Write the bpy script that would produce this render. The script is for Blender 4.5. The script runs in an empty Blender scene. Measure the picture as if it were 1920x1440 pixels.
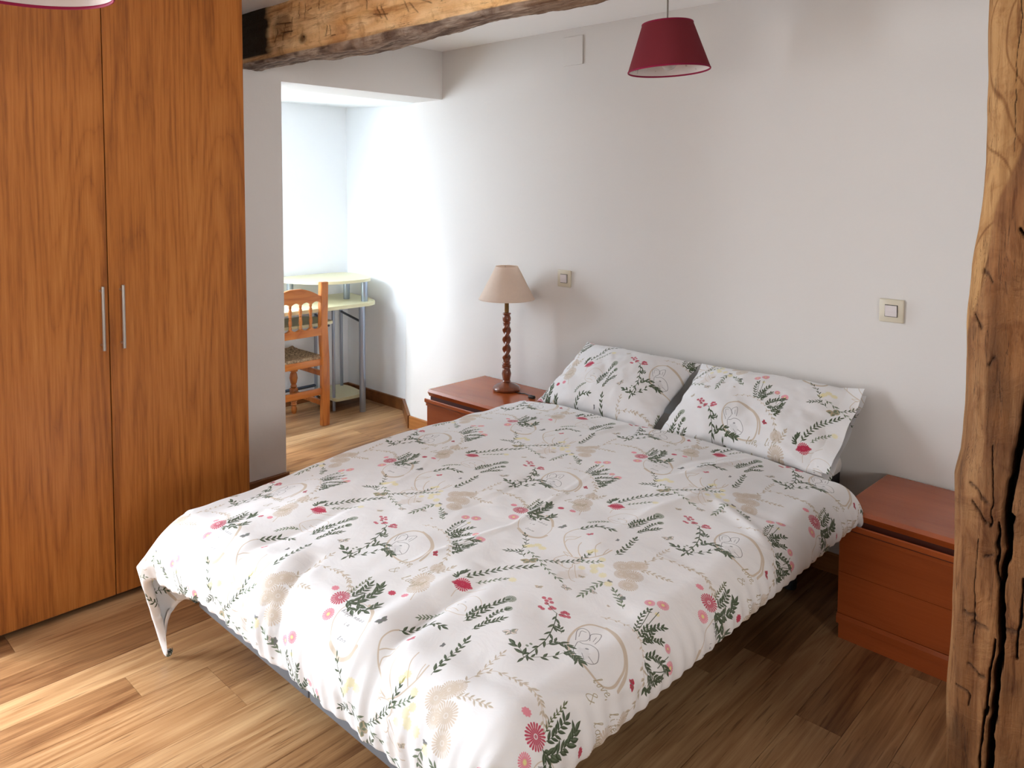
import bpy, bmesh, math, random
import numpy as np
from mathutils import Vector, Matrix, noise as mnoise

random.seed(7)
rng = np.random.default_rng(7)
scene = bpy.context.scene
C = scene.collection
PI = math.pi


def srgb(r, g, b):
    f = lambda c: (c / 255) / 12.92 if c / 255 <= 0.04045 else ((c / 255 + 0.055) / 1.055) ** 2.4
    return (f(r), f(g), f(b), 1.0)


# ------------------------------------------------------------------ camera
cd = bpy.data.cameras.new('camera')
cam = bpy.data.objects.new('camera', cd)
C.objects.link(cam)
scene.camera = cam
cd.sensor_width = 36.0
cd.lens = 1446.96 / 1920 * 36.0
cd.shift_y = (437.75 - 720) / 1920
cd.clip_start = 0.02
yaw, pitch, roll = 0.7604663, 0.0589069, 0.0039542
fw = Vector((-math.sin(yaw), math.cos(yaw), 0))
rt = Vector((math.cos(yaw), math.sin(yaw), 0))
up = Vector((0, 0, 1))
F = fw * math.cos(pitch) - up * math.sin(pitch)
U = fw * math.sin(pitch) + up * math.cos(pitch)
R = rt * math.cos(roll) + U * math.sin(roll)
U2 = -rt * math.sin(roll) + U * math.cos(roll)
cam.matrix_world = Matrix(((R.x, U2.x, -F.x, 0), (R.y, U2.y, -F.y, 0), (R.z, U2.z, -F.z, 1.45), (0, 0, 0, 1)))

# ------------------------------------------------------------------ view, world, lights
scene.view_settings.view_transform = 'Standard'
scene.view_settings.look = 'None'
scene.view_settings.gamma = 1.0
scene.view_settings.use_curve_mapping = False
scene.view_settings.exposure = 0.04

world = bpy.data.worlds.new('sky')
scene.world = world
world.use_nodes = True
wb = world.node_tree.nodes['Background']
wb.inputs[0].default_value = (0.82, 0.91, 1.0, 1)
wb.inputs[1].default_value = 24.0


def area(name, loc, target, sx, sy, power, col, spread=180):
    ld = bpy.data.lights.new(name, 'AREA')
    ld.shape = 'RECTANGLE'
    ld.size, ld.size_y = sx, sy
    ld.energy = power
    ld.color = col
    ld.spread = math.radians(spread)
    o = bpy.data.objects.new(name, ld)
    C.objects.link(o)
    o.location = loc
    o.rotation_euler = (Vector(target) - Vector(loc)).to_track_quat('-Z', 'Y').to_euler()
    return o


# low sun through the balcony door and the alcove window
sun_d = bpy.data.lights.new('sun', 'SUN')
sun_d.energy = 2.6
sun_d.angle = math.radians(9)
sun_d.color = (1.0, 0.95, 0.88)
sun_o = bpy.data.objects.new('sun', sun_d)
C.objects.link(sun_o)
sun_o.location = (-6, -4, 6)
sun_o.rotation_euler = Vector((0.60, 0.39, -0.70)).to_track_quat('-Z', 'Y').to_euler()
# sky light is sampled through the two openings in the left part of the room
for nm_, lc_, sx_, sy_ in (('sky_portal_door', (-3.58, -0.45, 1.03), 1.30, 2.05), ('sky_portal_alcove', (-4.72, 1.78, 1.375), 0.85, 1.15)):
    po_ = area(nm_, lc_, (lc_[0] + 1, lc_[1], lc_[2]), sx_, sy_, 1, (1, 1, 1))
    po_.data.cycles.is_portal = True
# daylight reflected from the balcony through the glazed door
area('daylight_balcony_door', (-3.50, -0.50, 1.05), (-2.5, -0.05, 0.95), 1.05, 1.75, 25, (1.0, 0.98, 0.95))
# daylight from the alcove window; the second lamp is an added unseen fill
area('daylight_alcove_window', (-4.80, 1.78, 1.45), (-4.10, 3.05, 1.00), 0.8, 1.0, 7, (0.62, 0.82, 1.0), 100)
area('added_fill_alcove', (-4.20, 0.42, 1.65), (-4.08, 2.60, 0.10), 0.5, 0.6, 14, (0.84, 0.93, 1.0), 60)
# weak added fill lamps behind and right of the camera, no windows there
area('added_fill_behind', (-1.0, -3.7, 1.05), (-1.35, 2.9, 1.6), 1.8, 1.1, 4, (1.0, 0.97, 0.94), 60)
area('added_fill_right', (3.2, -0.6, 1.5), (-2.5, 1.8, 1.6), 1.4, 1.0, 15, (1.0, 0.96, 0.92), 70)

# ------------------------------------------------------------------ node helpers


class NT:
    def __init__(self, name):
        self.m = bpy.data.materials.new(name)
        self.m.use_nodes = True
        self.t = self.m.node_tree
        self.b = self.t.nodes['Principled BSDF']

    def n(self, kind, **kw):
        nd = self.t.nodes.new(kind)
        for k, v in kw.items():
            if k in nd.inputs:
                nd.inputs[k].default_value = v
            else:
                setattr(nd, k, v)
        return nd

    def l(self, a, b):
        self.t.links.new(a, b)

    def coords(self, scale=(1, 1, 1), rnd=False, rot=(0, 0, 0)):
        tc = self.n('ShaderNodeTexCoord')
        mp = self.n('ShaderNodeMapping')
        mp.inputs['Scale'].default_value = scale
        mp.inputs['Rotation'].default_value = rot
        self.l(tc.outputs['Object'], mp.inputs['Vector'])
        if rnd:
            oi = self.n('ShaderNodeObjectInfo')
            mu = self.n('ShaderNodeMath', operation='MULTIPLY')
            mu.inputs[1].default_value = 37.0
            self.l(oi.outputs['Random'], mu.inputs[0])
            self.l(mu.outputs[0], mp.inputs['Location'])
        return mp.outputs[0]

    def noise(self, vec, scale=5, detail=4, rough=0.5, dist=0.0):
        nd = self.n('ShaderNodeTexNoise')
        nd.inputs['Scale'].default_value = scale
        nd.inputs['Detail'].default_value = detail
        nd.inputs['Roughness'].default_value = rough
        nd.inputs['Distortion'].default_value = dist
        self.l(vec, nd.inputs['Vector'])
        return nd.outputs['Fac']

    def ramp(self, fac, stops, interp='LINEAR'):
        nd = self.n('ShaderNodeValToRGB')
        cr = nd.color_ramp
        cr.interpolation = interp
        while len(cr.elements) > 1:
            cr.elements.remove(cr.elements[-1])
        cr.elements[0].position = stops[0][0]
        cr.elements[0].color = stops[0][1]
        for p_, c_ in stops[1:]:
            e = cr.elements.new(p_)
            e.color = c_
        self.l(fac, nd.inputs[0])
        return nd.outputs[0]

    def math(self, op, a, b=None, c=None):
        nd = self.n('ShaderNodeMath', operation=op)
        for i, v in enumerate((a, b, c)):
            if v is None:
                continue
            if isinstance(v, (int, float)):
                nd.inputs[i].default_value = v
            else:
                self.l(v, nd.inputs[i])
        return nd.outputs[0]

    def mix(self, fac, a, b, blend='MIX'):
        nd = self.n('ShaderNodeMix', data_type='RGBA', blend_type=blend)
        for i, v in ((0, fac), (6, a), (7, b)):
            if isinstance(v, (int, float, tuple)):
                nd.inputs[i].default_value = v
            else:
                self.l(v, nd.inputs[i])
        return nd.outputs[2]

    def bump(self, h, strength=0.2, dist=0.002):
        nd = self.n('ShaderNodeBump')
        nd.inputs['Strength'].default_value = strength
        nd.inputs['Distance'].default_value = dist
        self.l(h, nd.inputs['Height'])
        self.l(nd.outputs[0], self.b.inputs['Normal'])

    def set(self, col=None, rough=None, metal=None, spec=None):
        if col is not None:
            if isinstance(col, tuple):
                self.b.inputs['Base Color'].default_value = col
            else:
                self.l(col, self.b.inputs['Base Color'])
        if rough is not None:
            if isinstance(rough, (int, float)):
                self.b.inputs['Roughness'].default_value = rough
            else:
                self.l(rough, self.b.inputs['Roughness'])
        if metal is not None:
            self.b.inputs['Metallic'].default_value = metal
        if spec is not None:
            self.b.inputs['Specular IOR Level'].default_value = spec
        return self.m


G = lambda v: (v, v, v, 1)


def plaster(name, col):
    t = NT(name)
    v = t.coords()
    big = t.noise(v, 1.6, 3)
    fine = t.noise(v, 90, 4, 0.6)
    med = t.noise(v, 9, 3)
    c = t.mix(t.math('MULTIPLY', big, 0.10), col, tuple(x * 0.86 for x in col[:3]) + (1,))
    t.set(c, 0.92, spec=0.2)
    h = t.math('ADD', t.math('MULTIPLY', fine, 0.25), t.math('MULTIPLY', med, 1.4))
    t.bump(h, 0.35, 0.004)
    return t.m


def veneer(name, lo, mid, hi, rings=9.0, stretch=0.16, pore=1.0, rough=0.38, axis='z', freq=3.0, rnd=False, coat=0.0, contrast=1.0):
    """wood whose figure is the contour lines of a stretched noise: cathedral grain along `axis`"""
    t = NT(name)
    s = [1.0, 1.0, 1.0]
    i = 'xyz'.index(axis)
    s[i] = stretch
    v = t.coords(tuple(s), rnd)
    n0 = t.noise(v, freq, 2, 0.45, 0.25)
    n0 = t.math('ADD', n0, t.math('MULTIPLY', t.noise(t.coords(tuple(26.0 if k != i else 5.0 for k in range(3)), rnd), 1.0, 3, 0.6), 0.022))
    r = t.math('MULTIPLY', n0, rings)
    r = t.math('FRACT', r)
    r = t.math('PINGPONG', t.math('MULTIPLY', r, 2.0), 1.0)
    r = t.math('POWER', r, 0.45)
    r = t.math('SUBTRACT', r, 0.25)
    s2 = [90.0, 90.0, 90.0]
    s2[i] = 3.2
    v2 = t.coords(tuple(s2), rnd)
    fine = t.noise(v2, 1.6, 5, 0.65)
    s3 = [22.0, 22.0, 22.0]
    s3[i] = 0.9
    v3 = t.coords(tuple(s3), rnd)
    streak = t.noise(v3, 1.0, 3, 0.6)
    broad = t.noise(t.coords(tuple(3.0 if k != i else 0.35 for k in range(3)), rnd), 1.5, 2)
    f = t.math('ADD', t.math('MULTIPLY', r, 0.20 * contrast), t.math('MULTIPLY', fine, 0.42 * pore))
    f = t.math('ADD', f, t.math('MULTIPLY', streak, 0.36 * min(1.0, pore)))
    f = t.math('ADD', f, t.math('MULTIPLY', broad, 0.30))
    f = t.math('ADD', f, 0.42 * (1 - pore) * 0.5 + 0.36 * (1 - min(1.0, pore)) * 0.5 - 0.02 * contrast)
    c = t.ramp(f, [(0.38, lo), (0.62, mid), (0.86, hi)])
    t.set(c, rough, spec=0.4)
    if coat:
        t.b.inputs['Coat Weight'].default_value = coat
        t.b.inputs['Coat Roughness'].default_value = 0.12
    t.bump(fine, 0.12, 0.0006)
    return t.m


def plain(name, col, rough=0.5, metal=0.0, spec=0.5, nz=0.06, scale=40):
    t = NT(name)
    f = t.noise(t.coords(), scale, 3)
    c = t.mix(t.math('MULTIPLY', f, nz * 4), col, tuple(x * 0.7 for x in col[:3]) + (1,))
    t.set(c, rough, metal, spec)
    return t.m


def fabric(name, col, rough=0.9, weave=900, trans=0.0):
    t = NT(name)
    v = t.coords((1, 1, 1))
    f = t.noise(v, weave, 2)
    f2 = t.noise(v, 60, 3)
    c = t.mix(t.math('MULTIPLY', f2, 0.22), col, tuple(x * 0.72 for x in col[:3]) + (1,))
    t.set(c, rough, spec=0.15)
    t.bump(f, 0.3, 0.0006)
    if trans:
        out = t.t.nodes['Material Output']
        tr = t.n('ShaderNodeBsdfTranslucent')
        t.l(c, tr.inputs[0])
        mx = t.n('ShaderNodeMixShader')
        mx.inputs[0].default_value = trans
        t.l(t.b.outputs[0], mx.inputs[1])
        t.l(tr.outputs[0], mx.inputs[2])
        t.l(mx.outputs[0], out.inputs[0])
    return t.m


M = {}
M['wall'] = plaster('white_plaster', srgb(227, 224, 221))
M['wall_alcove'] = plaster('alcove_lit_plaster', srgb(240, 243, 246))  # whiter, bluer copy of the wall plaster; paints in the alcove's daylight
M['ceil'] = plaster('ceiling_plaster', srgb(248, 247, 246))
M['attic'] = plaster('far_attic_plaster', srgb(96, 82, 70))
M['oak'] = veneer('oak_veneer', srgb(126, 70, 26), srgb(176, 108, 46), srgb(200, 134, 68), rings=30, stretch=0.10, freq=2.6, rough=0.42, contrast=0.75, pore=1.3)
M['oak_side'] = veneer('oak_edge', srgb(120, 66, 26), srgb(150, 90, 42), srgb(178, 112, 58), rings=6, rough=0.5)
M['cherry'] = veneer('cherry_wood', srgb(134, 60, 24), srgb(176, 88, 42), srgb(198, 112, 60), rings=4, stretch=0.25, axis='x', rough=0.26, pore=0.35, contrast=0.5, coat=0.25)
M['cherry_dark'] = plain('cherry_recess', srgb(70, 26, 12), 0.5)
M['pine'] = veneer('honey_pine', srgb(146, 76, 26), srgb(184, 108, 46), srgb(206, 134, 68), rings=7, stretch=0.2, freq=9, rough=0.3, coat=0.3, axis='z')
M['pine_y'] = veneer('honey_pine_rail', srgb(146, 76, 26), srgb(184, 108, 46), srgb(206, 134, 68), rings=7, stretch=0.2, freq=9, rough=0.3, coat=0.3, axis='y')
M['skirt'] = veneer('baseboard_wood', srgb(84, 48, 22), srgb(118, 72, 36), srgb(146, 94, 52), rings=5, stretch=0.15, axis='y', rough=0.45)
M['skirt_lit'] = veneer('baseboard_wood_lit', srgb(120, 72, 34), srgb(158, 100, 50), srgb(186, 126, 70), rings=5, stretch=0.15, axis='x', rough=0.4)  # lighter baseboard copy with the bed wall's light put into its colour
M['dark_wood'] = veneer('turned_walnut', srgb(72, 34, 18), srgb(120, 62, 36), srgb(150, 86, 54), rings=4, rough=0.28, coat=0.4, freq=12)
M['brass'] = plain('aged_brass', srgb(120, 88, 48), 0.35, 0.8)
M['steel'] = plain('brushed_steel', srgb(196, 190, 184), 0.32, 0.9, nz=0.03)
M['tube'] = plain('grey_metal_tube', srgb(162, 174, 192), 0.30, 0.7, nz=0.03)
M['tube_dark'] = plain('dark_grey_metal', srgb(70, 80, 96), 0.4, 0.5)
M['shelf'] = plain('pale_laminate', srgb(214, 208, 170), 0.35, nz=0.04)
M['black'] = plain('black_plastic', srgb(22, 20, 20), 0.45)
M['plate'] = plain('beige_plastic', srgb(216, 207, 186), 0.3, nz=0.02)
M['rocker'] = plain('white_plastic', srgb(226, 218, 218), 0.3, nz=0.02)
M['cover'] = plain('painted_plastic', srgb(226, 216, 207), 0.8, nz=0.02)
M['grey_fabric'] = fabric('grey_base_fabric', srgb(112, 114, 119))
M['shaded_fabric'] = fabric('mattress_shaded', srgb(46, 42, 42))  # mattress darkened to paint in the shadow under the duvet
M['sheet'] = fabric('white_sheet', srgb(226, 220, 214))
M['leg'] = plain('grey_plastic_leg', srgb(70, 76, 84), 0.4)
M['cream'] = fabric('cream_lampshade', srgb(246, 230, 216), 0.85, 700, 0.4)
M['pinkshade'] = fabric('raspberry_lampshade', srgb(142, 56, 66), 0.85, 700, 0.18)
M['pinkrim'] = fabric('raspberry_shade_rim', srgb(150, 34, 70), 0.7)
M['grey_cord'] = plain('grey_flex', srgb(150, 142, 136), 0.5)
M['white'] = plain('white_paint', srgb(238, 236, 232), 0.5)

t = NT('crinkled_white_lining')
v = t.coords()
sp = t.ramp(t.noise(v, 55, 3), [(0.66, G(0)), (0.70, G(1))])
cc = t.mix(t.math('MULTIPLY', t.noise(v, 18, 3), 0.35), srgb(236, 228, 226), srgb(196, 184, 180))
t.set(t.mix(t.math('MULTIPLY', sp, 0.5), cc, srgb(120, 100, 96)), 0.7)
t.bump(t.noise(v, 40, 4), 0.5, 0.002)
M['lining'] = t.m

t = NT('clear_bulb_glass')
t.set(srgb(236, 230, 226), 0.10)
t.b.inputs['Transmission Weight'].default_value = 0.55
t.b.inputs['IOR'].default_value = 1.45
M['bulb'] = t.m

# laminate floor planks: each plank object has its own tone and its own grain
t = NT('laminate_plank')
oi = t.n('ShaderNodeObjectInfo')
v = t.coords((1, 0.12, 1), True)
n0 = t.noise(v, 9, 2, 0.5, 0.3)
rr = t.math('PINGPONG', t.math('MULTIPLY', t.math('FRACT', t.math('MULTIPLY', n0, 7)), 2.0), 1.0)
fine = t.noise(t.coords((110, 2.6, 110), True), 1.0, 5, 0.7)
pores = t.noise(t.coords((160, 7, 160), True), 1.0, 2, 0.5)
st = t.noise(t.coords((14, 0.7, 14), True), 1.6, 3, 0.6)
f = t.math('ADD', t.math('MULTIPLY', rr, 0.10), t.math('MULTIPLY', fine, 0.40))
f = t.math('ADD', f, t.math('MULTIPLY', st, 0.42))
f = t.math('ADD', f, t.math('MULTIPLY', oi.outputs['Random'], 0.22))
base = t.ramp(f, [(0.36, srgb(112, 74, 46)), (0.56, srgb(166, 124, 84)), (0.78, srgb(206, 168, 124))])
dark = t.ramp(pores, [(0.30, G(1)), (0.38, G(0))])
base = t.mix(t.math('MULTIPLY', dark, 0.55), base, srgb(84, 46, 20))
t.set(base, t.math('ADD', 0.24, t.math('MULTIPLY', fine, 0.16)), spec=0.45)
t.bump(fine, 0.10, 0.0005)
M['plank'] = t.m
M['floor_base'] = plain('floor_underlay', srgb(60, 36, 20), 0.6)

# ------------------------------------------------------------------ geometry helpers


def link(name, bm, mat, parent=None, smooth=False, loc=None, rot=None):
    me = bpy.data.meshes.new(name)
    bmesh.ops.recalc_face_normals(bm, faces=bm.faces)
    bm.to_mesh(me)
    bm.free()
    return link_me(name, me, mat, parent, smooth, loc, rot)


def link_me(name, me, mat, parent=None, smooth=False, loc=None, rot=None):
    for m_ in (mat if isinstance(mat, (list, tuple)) else [mat]):
        me.materials.append(m_)
    if smooth:
        me.polygons.foreach_set('use_smooth', [True] * len(me.polygons))
        if smooth != 'full':
            try:
                me.set_sharp_from_angle(angle=math.radians(38))
            except Exception:
                pass
    o = bpy.data.objects.new(name, me)
    C.objects.link(o)
    if parent is not None:
        o.parent = parent
    if loc is not None:
        o.location = loc
    if rot is not None:
        o.rotation_euler = rot
    return o


def thing(name, label, cat, loc=(0, 0, 0), rotz=0.0, group=None, rot=None):
    o = bpy.data.objects.new(name, None)
    C.objects.link(o)
    o.location = loc
    o.rotation_euler = rot if rot else (0, 0, rotz)
    o.empty_display_size = 0.1
    o['label'] = label
    o['category'] = cat
    if group:
        o['group'] = group
    return o


def tag(o, label, cat, group=None):
    o['label'] = label
    o['category'] = cat
    if group:
        o['group'] = group
    return o


def struct(name, bm, mat, parent=None, smooth=False):
    o = link(name, bm, mat, parent, smooth)
    if parent is None:
        o['kind'] = 'structure'
    return o


def box(bm, x0, x1, y0, y1, z0, z1, bev=0.0, seg=2):
    r = bmesh.ops.create_cube(bm, size=1.0)
    vs = r['verts']
    for v_ in vs:
        v_.co = Vector(((x0 + x1) / 2 + v_.co.x * (x1 - x0), (y0 + y1) / 2 + v_.co.y * (y1 - y0), (z0 + z1) / 2 + v_.co.z * (z1 - z0)))
    if bev > 0:
        es = list({e for v_ in vs for e in v_.link_edges})
        bmesh.ops.bevel(bm, geom=es, offset=bev, segments=seg, affect='EDGES', profile=0.5)
    return vs


def bx(*a, **k):
    bm = bmesh.new()
    box(bm, *a, **k)
    return bm


def lathe(bm, prof, cx=0, cy=0, seg=32, z0=0.0, caps=True):
    """prof: list of (radius, z)"""
    rings = []
    for r_, z_ in prof:
        rings.append([bm.verts.new((cx + r_ * math.cos(2 * PI * k / seg), cy + r_ * math.sin(2 * PI * k / seg), z0 + z_)) for k in range(seg)])
    for a, b in zip(rings, rings[1:]):
        for k in range(seg):
            bm.faces.new((a[k], a[(k + 1) % seg], b[(k + 1) % seg], b[k]))
    if caps:
        bm.faces.new(rings[0][::-1])
        bm.faces.new(rings[-1])
    return bm


def tube(bm, pts, r, seg=12, caps=True):
    pts = [Vector(p_) for p_ in pts]
    rings = []
    for i, p_ in enumerate(pts):
        d = (pts[min(i + 1, len(pts) - 1)] - pts[max(i - 1, 0)]).normalized()
        q = d.to_track_quat('Z', 'Y')
        rr_ = r[i] if isinstance(r, (list, tuple)) else r
        rings.append([bm.verts.new(p_ + q @ Vector((rr_ * math.cos(2 * PI * k / seg), rr_ * math.sin(2 * PI * k / seg), 0))) for k in range(seg)])
    for a, b in zip(rings, rings[1:]):
        for k in range(seg):
            bm.faces.new((a[k], a[(k + 1) % seg], b[(k + 1) % seg], b[k]))
    if caps:
        bm.faces.new(rings[0][::-1])
        bm.faces.new(rings[-1])
    return bm


def slab(bm, outline, z0, z1, bev=0.0):
    """flat plate from an outline in x, y"""
    a = [bm.verts.new((x, y, z0)) for x, y in outline]
    b = [bm.verts.new((x, y, z1)) for x, y in outline]
    bm.faces.new(a[::-1])
    top = bm.faces.new(b)
    n_ = len(a)
    for k in range(n_):
        bm.faces.new((a[k], a[(k + 1) % n_], b[(k + 1) % n_], b[k]))
    if bev:
        bmesh.ops.bevel(bm, geom=list(top.edges), offset=bev, segments=2, affect='EDGES', profile=0.5)
    return bm


def prism(bm, prof, axis, a0, a1):
    """profile (p, q) swept along axis x: (a, p, q); y: (p, a, q)"""
    def co(a, p_, q_):
        return (a, p_, q_) if axis == 'x' else (p_, a, q_)
    A = [bm.verts.new(co(a0, p_, q_)) for p_, q_ in prof]
    B = [bm.verts.new(co(a1, p_, q_)) for p_, q_ in prof]
    bm.faces.new(A[::-1])
    bm.faces.new(B)
    n_ = len(A)
    for k in range(n_):
        bm.faces.new((A[k], A[(k + 1) % n_], B[(k + 1) % n_], B[k]))
    return bm


def smooth_closed(pts, n=6):
    out = []
    m_ = len(pts)
    for i in range(m_):
        p0, p1, p2, p3 = (np.array(pts[(i + k - 1) % m_], float) for k in range(4))
        for j in range(n):
            s = j / n
            out.append(tuple(0.5 * ((2 * p1) + (-p0 + p2) * s + (2 * p0 - 5 * p1 + 4 * p2 - p3) * s * s + (-p0 + 3 * p1 - 3 * p2 + p3) * s ** 3)))
    return out


def grid_mesh(name, V, closed_u=False, uv=None, extra_cap=False):
    """V: (nv, nu, 3) array of points -> quad mesh"""
    nv, nu = V.shape[:2]
    me = bpy.data.meshes.new(name)
    idx = np.arange(nv * nu).reshape(nv, nu)
    if closed_u:
        idn = np.roll(idx, -1, axis=1)
        a, b, c, d = idx[:-1], idn[:-1], idn[1:], idx[1:]
    else:
        a, b, c, d = idx[:-1, :-1], idx[:-1, 1:], idx[1:, 1:], idx[1:, :-1]
    Fq = np.stack([a, b, c, d], -1).reshape(-1, 4)
    verts = V.reshape(-1, 3)
    nf = len(Fq)
    loops = Fq.reshape(-1)
    starts = np.arange(nf) * 4
    totals = np.full(nf, 4)
    if extra_cap:
        loops = np.concatenate([loops, idx[0][::-1], idx[-1]])
        starts = np.concatenate([starts, [nf * 4, nf * 4 + nu]])
        totals = np.concatenate([totals, [nu, nu]])
    me.vertices.add(len(verts))
    me.vertices.foreach_set('co', verts.astype(np.float32).ravel())
    me.loops.add(len(loops))
    me.loops.foreach_set('vertex_index', loops.astype(np.int32))
    me.polygons.add(len(starts))
    me.polygons.foreach_set('loop_start', starts.astype(np.int32))
    me.polygons.foreach_set('loop_total', totals.astype(np.int32))
    if uv is not None:
        ul = me.uv_layers.new(name='UVMap')
        ul.data.foreach_set('uv', uv.reshape(-1, 2)[loops].astype(np.float32).ravel())
    me.update(calc_edges=True)
    me.validate()
    return me


def fbm(X, Y, Z=0.0, sc=1.0, octv=3, seed=0.0):
    """vectorised value-noise fbm, roughly -1..1"""
    X, Y = np.broadcast_arrays(np.asarray(X, float), np.asarray(Y, float))
    Z = np.broadcast_to(np.asarray(Z, float), X.shape)
    out = np.zeros(X.shape)
    amp, tot = 1.0, 0.0
    for o in range(octv):
        x, y, z = X * sc + seed * 1.7 + o * 11.3, Y * sc + seed * 3.1 + o * 7.7, Z * sc + seed + o * 5.1
        xi, yi, zi = np.floor(x).astype(np.int64), np.floor(y).astype(np.int64), np.floor(z).astype(np.int64)
        fx, fy, fz = x - xi, y - yi, z - zi
        fx, fy, fz = (q * q * q * (q * (q * 6 - 15) + 10) for q in (fx, fy, fz))

        def h(a, b, c):
            n_ = (a * 374761393 + b * 668265263 + c * 2147483647 + 1013904223) & 0xFFFFFFFF
            n_ = ((n_ ^ (n_ >> 13)) * 1274126177) & 0xFFFFFFFF
            return ((n_ ^ (n_ >> 16)) & 0xFFFF) / 32767.5 - 1.0
        r = 0
        for dz in (0, 1):
            wz = fz if dz else 1 - fz
            for dy in (0, 1):
                wy = fy if dy else 1 - fy
                for dx in (0, 1):
                    wx = fx if dx else 1 - fx
                    r = r + h(xi + dx, yi + dy, zi + dz) * wx * wy * wz
        out += r * amp
        tot += amp
        amp *= 0.5
        sc *= 2.03
    return out / tot


def seg_dist(X, Y, pts):
    best = np.full(X.shape, 9.0)
    for p0, p1 in zip(pts, pts[1:]):
        dx_, dy_ = p1[0] - p0[0], p1[1] - p0[1]
        L2 = dx_ * dx_ + dy_ * dy_ + 1e-12
        tt = np.clip(((X - p0[0]) * dx_ + (Y - p0[1]) * dy_) / L2, 0, 1)
        best = np.minimum(best, np.hypot(X - p0[0] - tt * dx_, Y - p0[1] - tt * dy_))
    return best


def attr_color(me, name, rgba):
    ca = me.color_attributes.new(name, 'FLOAT_COLOR', 'POINT')
    ca.data.foreach_set('color', rgba.astype(np.float32).ravel())


# ------------------------------------------------------------------ room shell
ZC = 2.212          # ceiling
XL = -3.31          # left wall (behind the wardrobe, with the opening)
YB = 2.905          # wall behind the bed
ZO = 1.945          # underside of the lintel over the opening
XA, YA = -4.55, 3.11   # back and right wall of the alcove

fl = struct('floor', bx(-4.8, 4.0, -4.0, 3.4, -0.12, -0.012), M['floor_base'])
W_PL = 0.125
pl_mesh = {}


def plank_mesh(L, w=W_PL):
    key = (round(L, 3), round(w, 3))
    if key not in pl_mesh:
        bm = bmesh.new()
        box(bm, 0.0005, w - 0.0005, 0.0004, L - 0.0004, -0.012, 0.0)
        me = bpy.data.meshes.new('plank')
        bmesh.ops.recalc_face_normals(bm, faces=bm.faces)
        bm.to_mesh(me)
        bm.free()
        me.materials.append(M['plank'])
        pl_mesh[key] = me
    return pl_mesh[key]


x0 = -2.343 - 18 * W_PL
col_i = 0
prnd = random.Random(11)
LP = 1.22
while x0 < 0.55:
    off = prnd.choice([0.0, 0.2, 0.41, 0.62, 0.81, 1.0])
    if abs(x0 + 2.343) < 0.01:
        off = 0.81
    y = off - LP
    if y > 0.0:
        y -= LP
    while y < 3.12:
        L = LP
        ys = max(y, -0.42)
        ye = min(y + L, 3.12)
        if ye - ys > 0.05 and not (x0 > -3.4 and ys > 2.93):
            o = bpy.data.objects.new('plank', plank_mesh(ye - ys))
            C.objects.link(o)
            o.parent = fl
            o.location = (x0, ys, 0)
        y += L
    x0 += W_PL
    col_i += 1
# the rest of the floor, outside the picture
struct('floor_board_field', bx(0.55, 4.0, -4.0, 3.0, -0.012, 0.0), M['plank'])
struct('floor_board_field', bx(-3.31, 0.55, -4.0, -0.42, -0.012, 0.0), M['plank'])

# bed wall
struct('wall_back', bx(-3.50, 4.0, YB, YB + 0.20, 0, ZC), M['wall'])
bm = bmesh.new()   # splayed corner between bed wall and alcove, slightly out of plumb
A0, A1 = (-3.605, YB), (-3.550, YB)
B0, B1 = (-3.915, YA), (-3.885, YA)
vs = [bm.verts.new(c) for c in [(A0[0], A0[1], 0), (B0[0], B0[1], 0), (B1[0], B1[1], ZC), (A1[0], A1[1], ZC),
                                (-3.4, YA, 0), (-3.4, YA, ZC), (-3.4, YB + 0.004, 0), (-3.4, YB + 0.004, ZC)]]
for f_ in ((0, 1, 2, 3), (1, 4, 5, 2), (4, 6, 7, 5), (6, 0, 3, 7), (3, 2, 5, 7), (0, 6, 4, 1)):
    bm.faces.new([vs[k] for k in f_])
bmesh.ops.bevel(bm, geom=[e for e in bm.edges if {e.verts[0], e.verts[1]} in ({vs[0], vs[3]}, {vs[1], vs[2]})], offset=0.03, segments=5, affect='EDGES', profile=0.5)
struct('wall_splay', bm, M['wall'], smooth=True)
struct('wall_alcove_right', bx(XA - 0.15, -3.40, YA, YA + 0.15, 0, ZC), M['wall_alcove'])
bm = bmesh.new()   # alcove back wall with its window hole (y 1.35-2.20, z 0.80-1.95)
for q in ((0.30, 1.35, 0, ZC), (2.20, YA, 0, ZC), (1.35, 2.20, 0, 0.80), (1.35, 2.20, 1.95, ZC)):
    box(bm, XA - 0.15, XA, q[0], q[1], q[2], q[3])
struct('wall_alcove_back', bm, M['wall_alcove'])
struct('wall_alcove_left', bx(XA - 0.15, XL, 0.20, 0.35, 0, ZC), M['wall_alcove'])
bm = bmesh.new()   # alcove ceiling, rising a little to the back
prism(bm, [(XL - 0.25, ZO), (XL - 0.25, ZC + 0.1), (XA, ZC + 0.1), (XA, ZO + 0.055)], 'y', 0.35, YA)
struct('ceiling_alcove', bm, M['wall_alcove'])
bm = bmesh.new()   # left wall: pier by the wardrobe, lintel, and the wall with the balcony door
box(bm, XL - 0.25, XL, 0.35, 1.902, 0, ZC)
box(bm, XL - 0.25, XL, 1.902, YB, ZO, ZC)
box(bm, XL - 0.25, XL, -4.0, -1.10, 0, ZC)
box(bm, XL - 0.25, XL, 0.20, 0.35, 0, ZC)
box(bm, XL - 0.25, XL, -1.10, 0.20, 2.05, ZC)
struct('wall_left', bm, M['wall'])
struct('wall_right', bx(4.0, 4.15, -4.0, 3.1, 0, ZC), M['attic'])
struct('wall_front', bx(-3.5, 4.15, -4.15, -4.0, 0, ZC), M['attic'])
struct('ceiling', bx(-3.56, 4.15, -4.15, 3.1, ZC, ZC + 0.1), M['ceil'])


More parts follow.
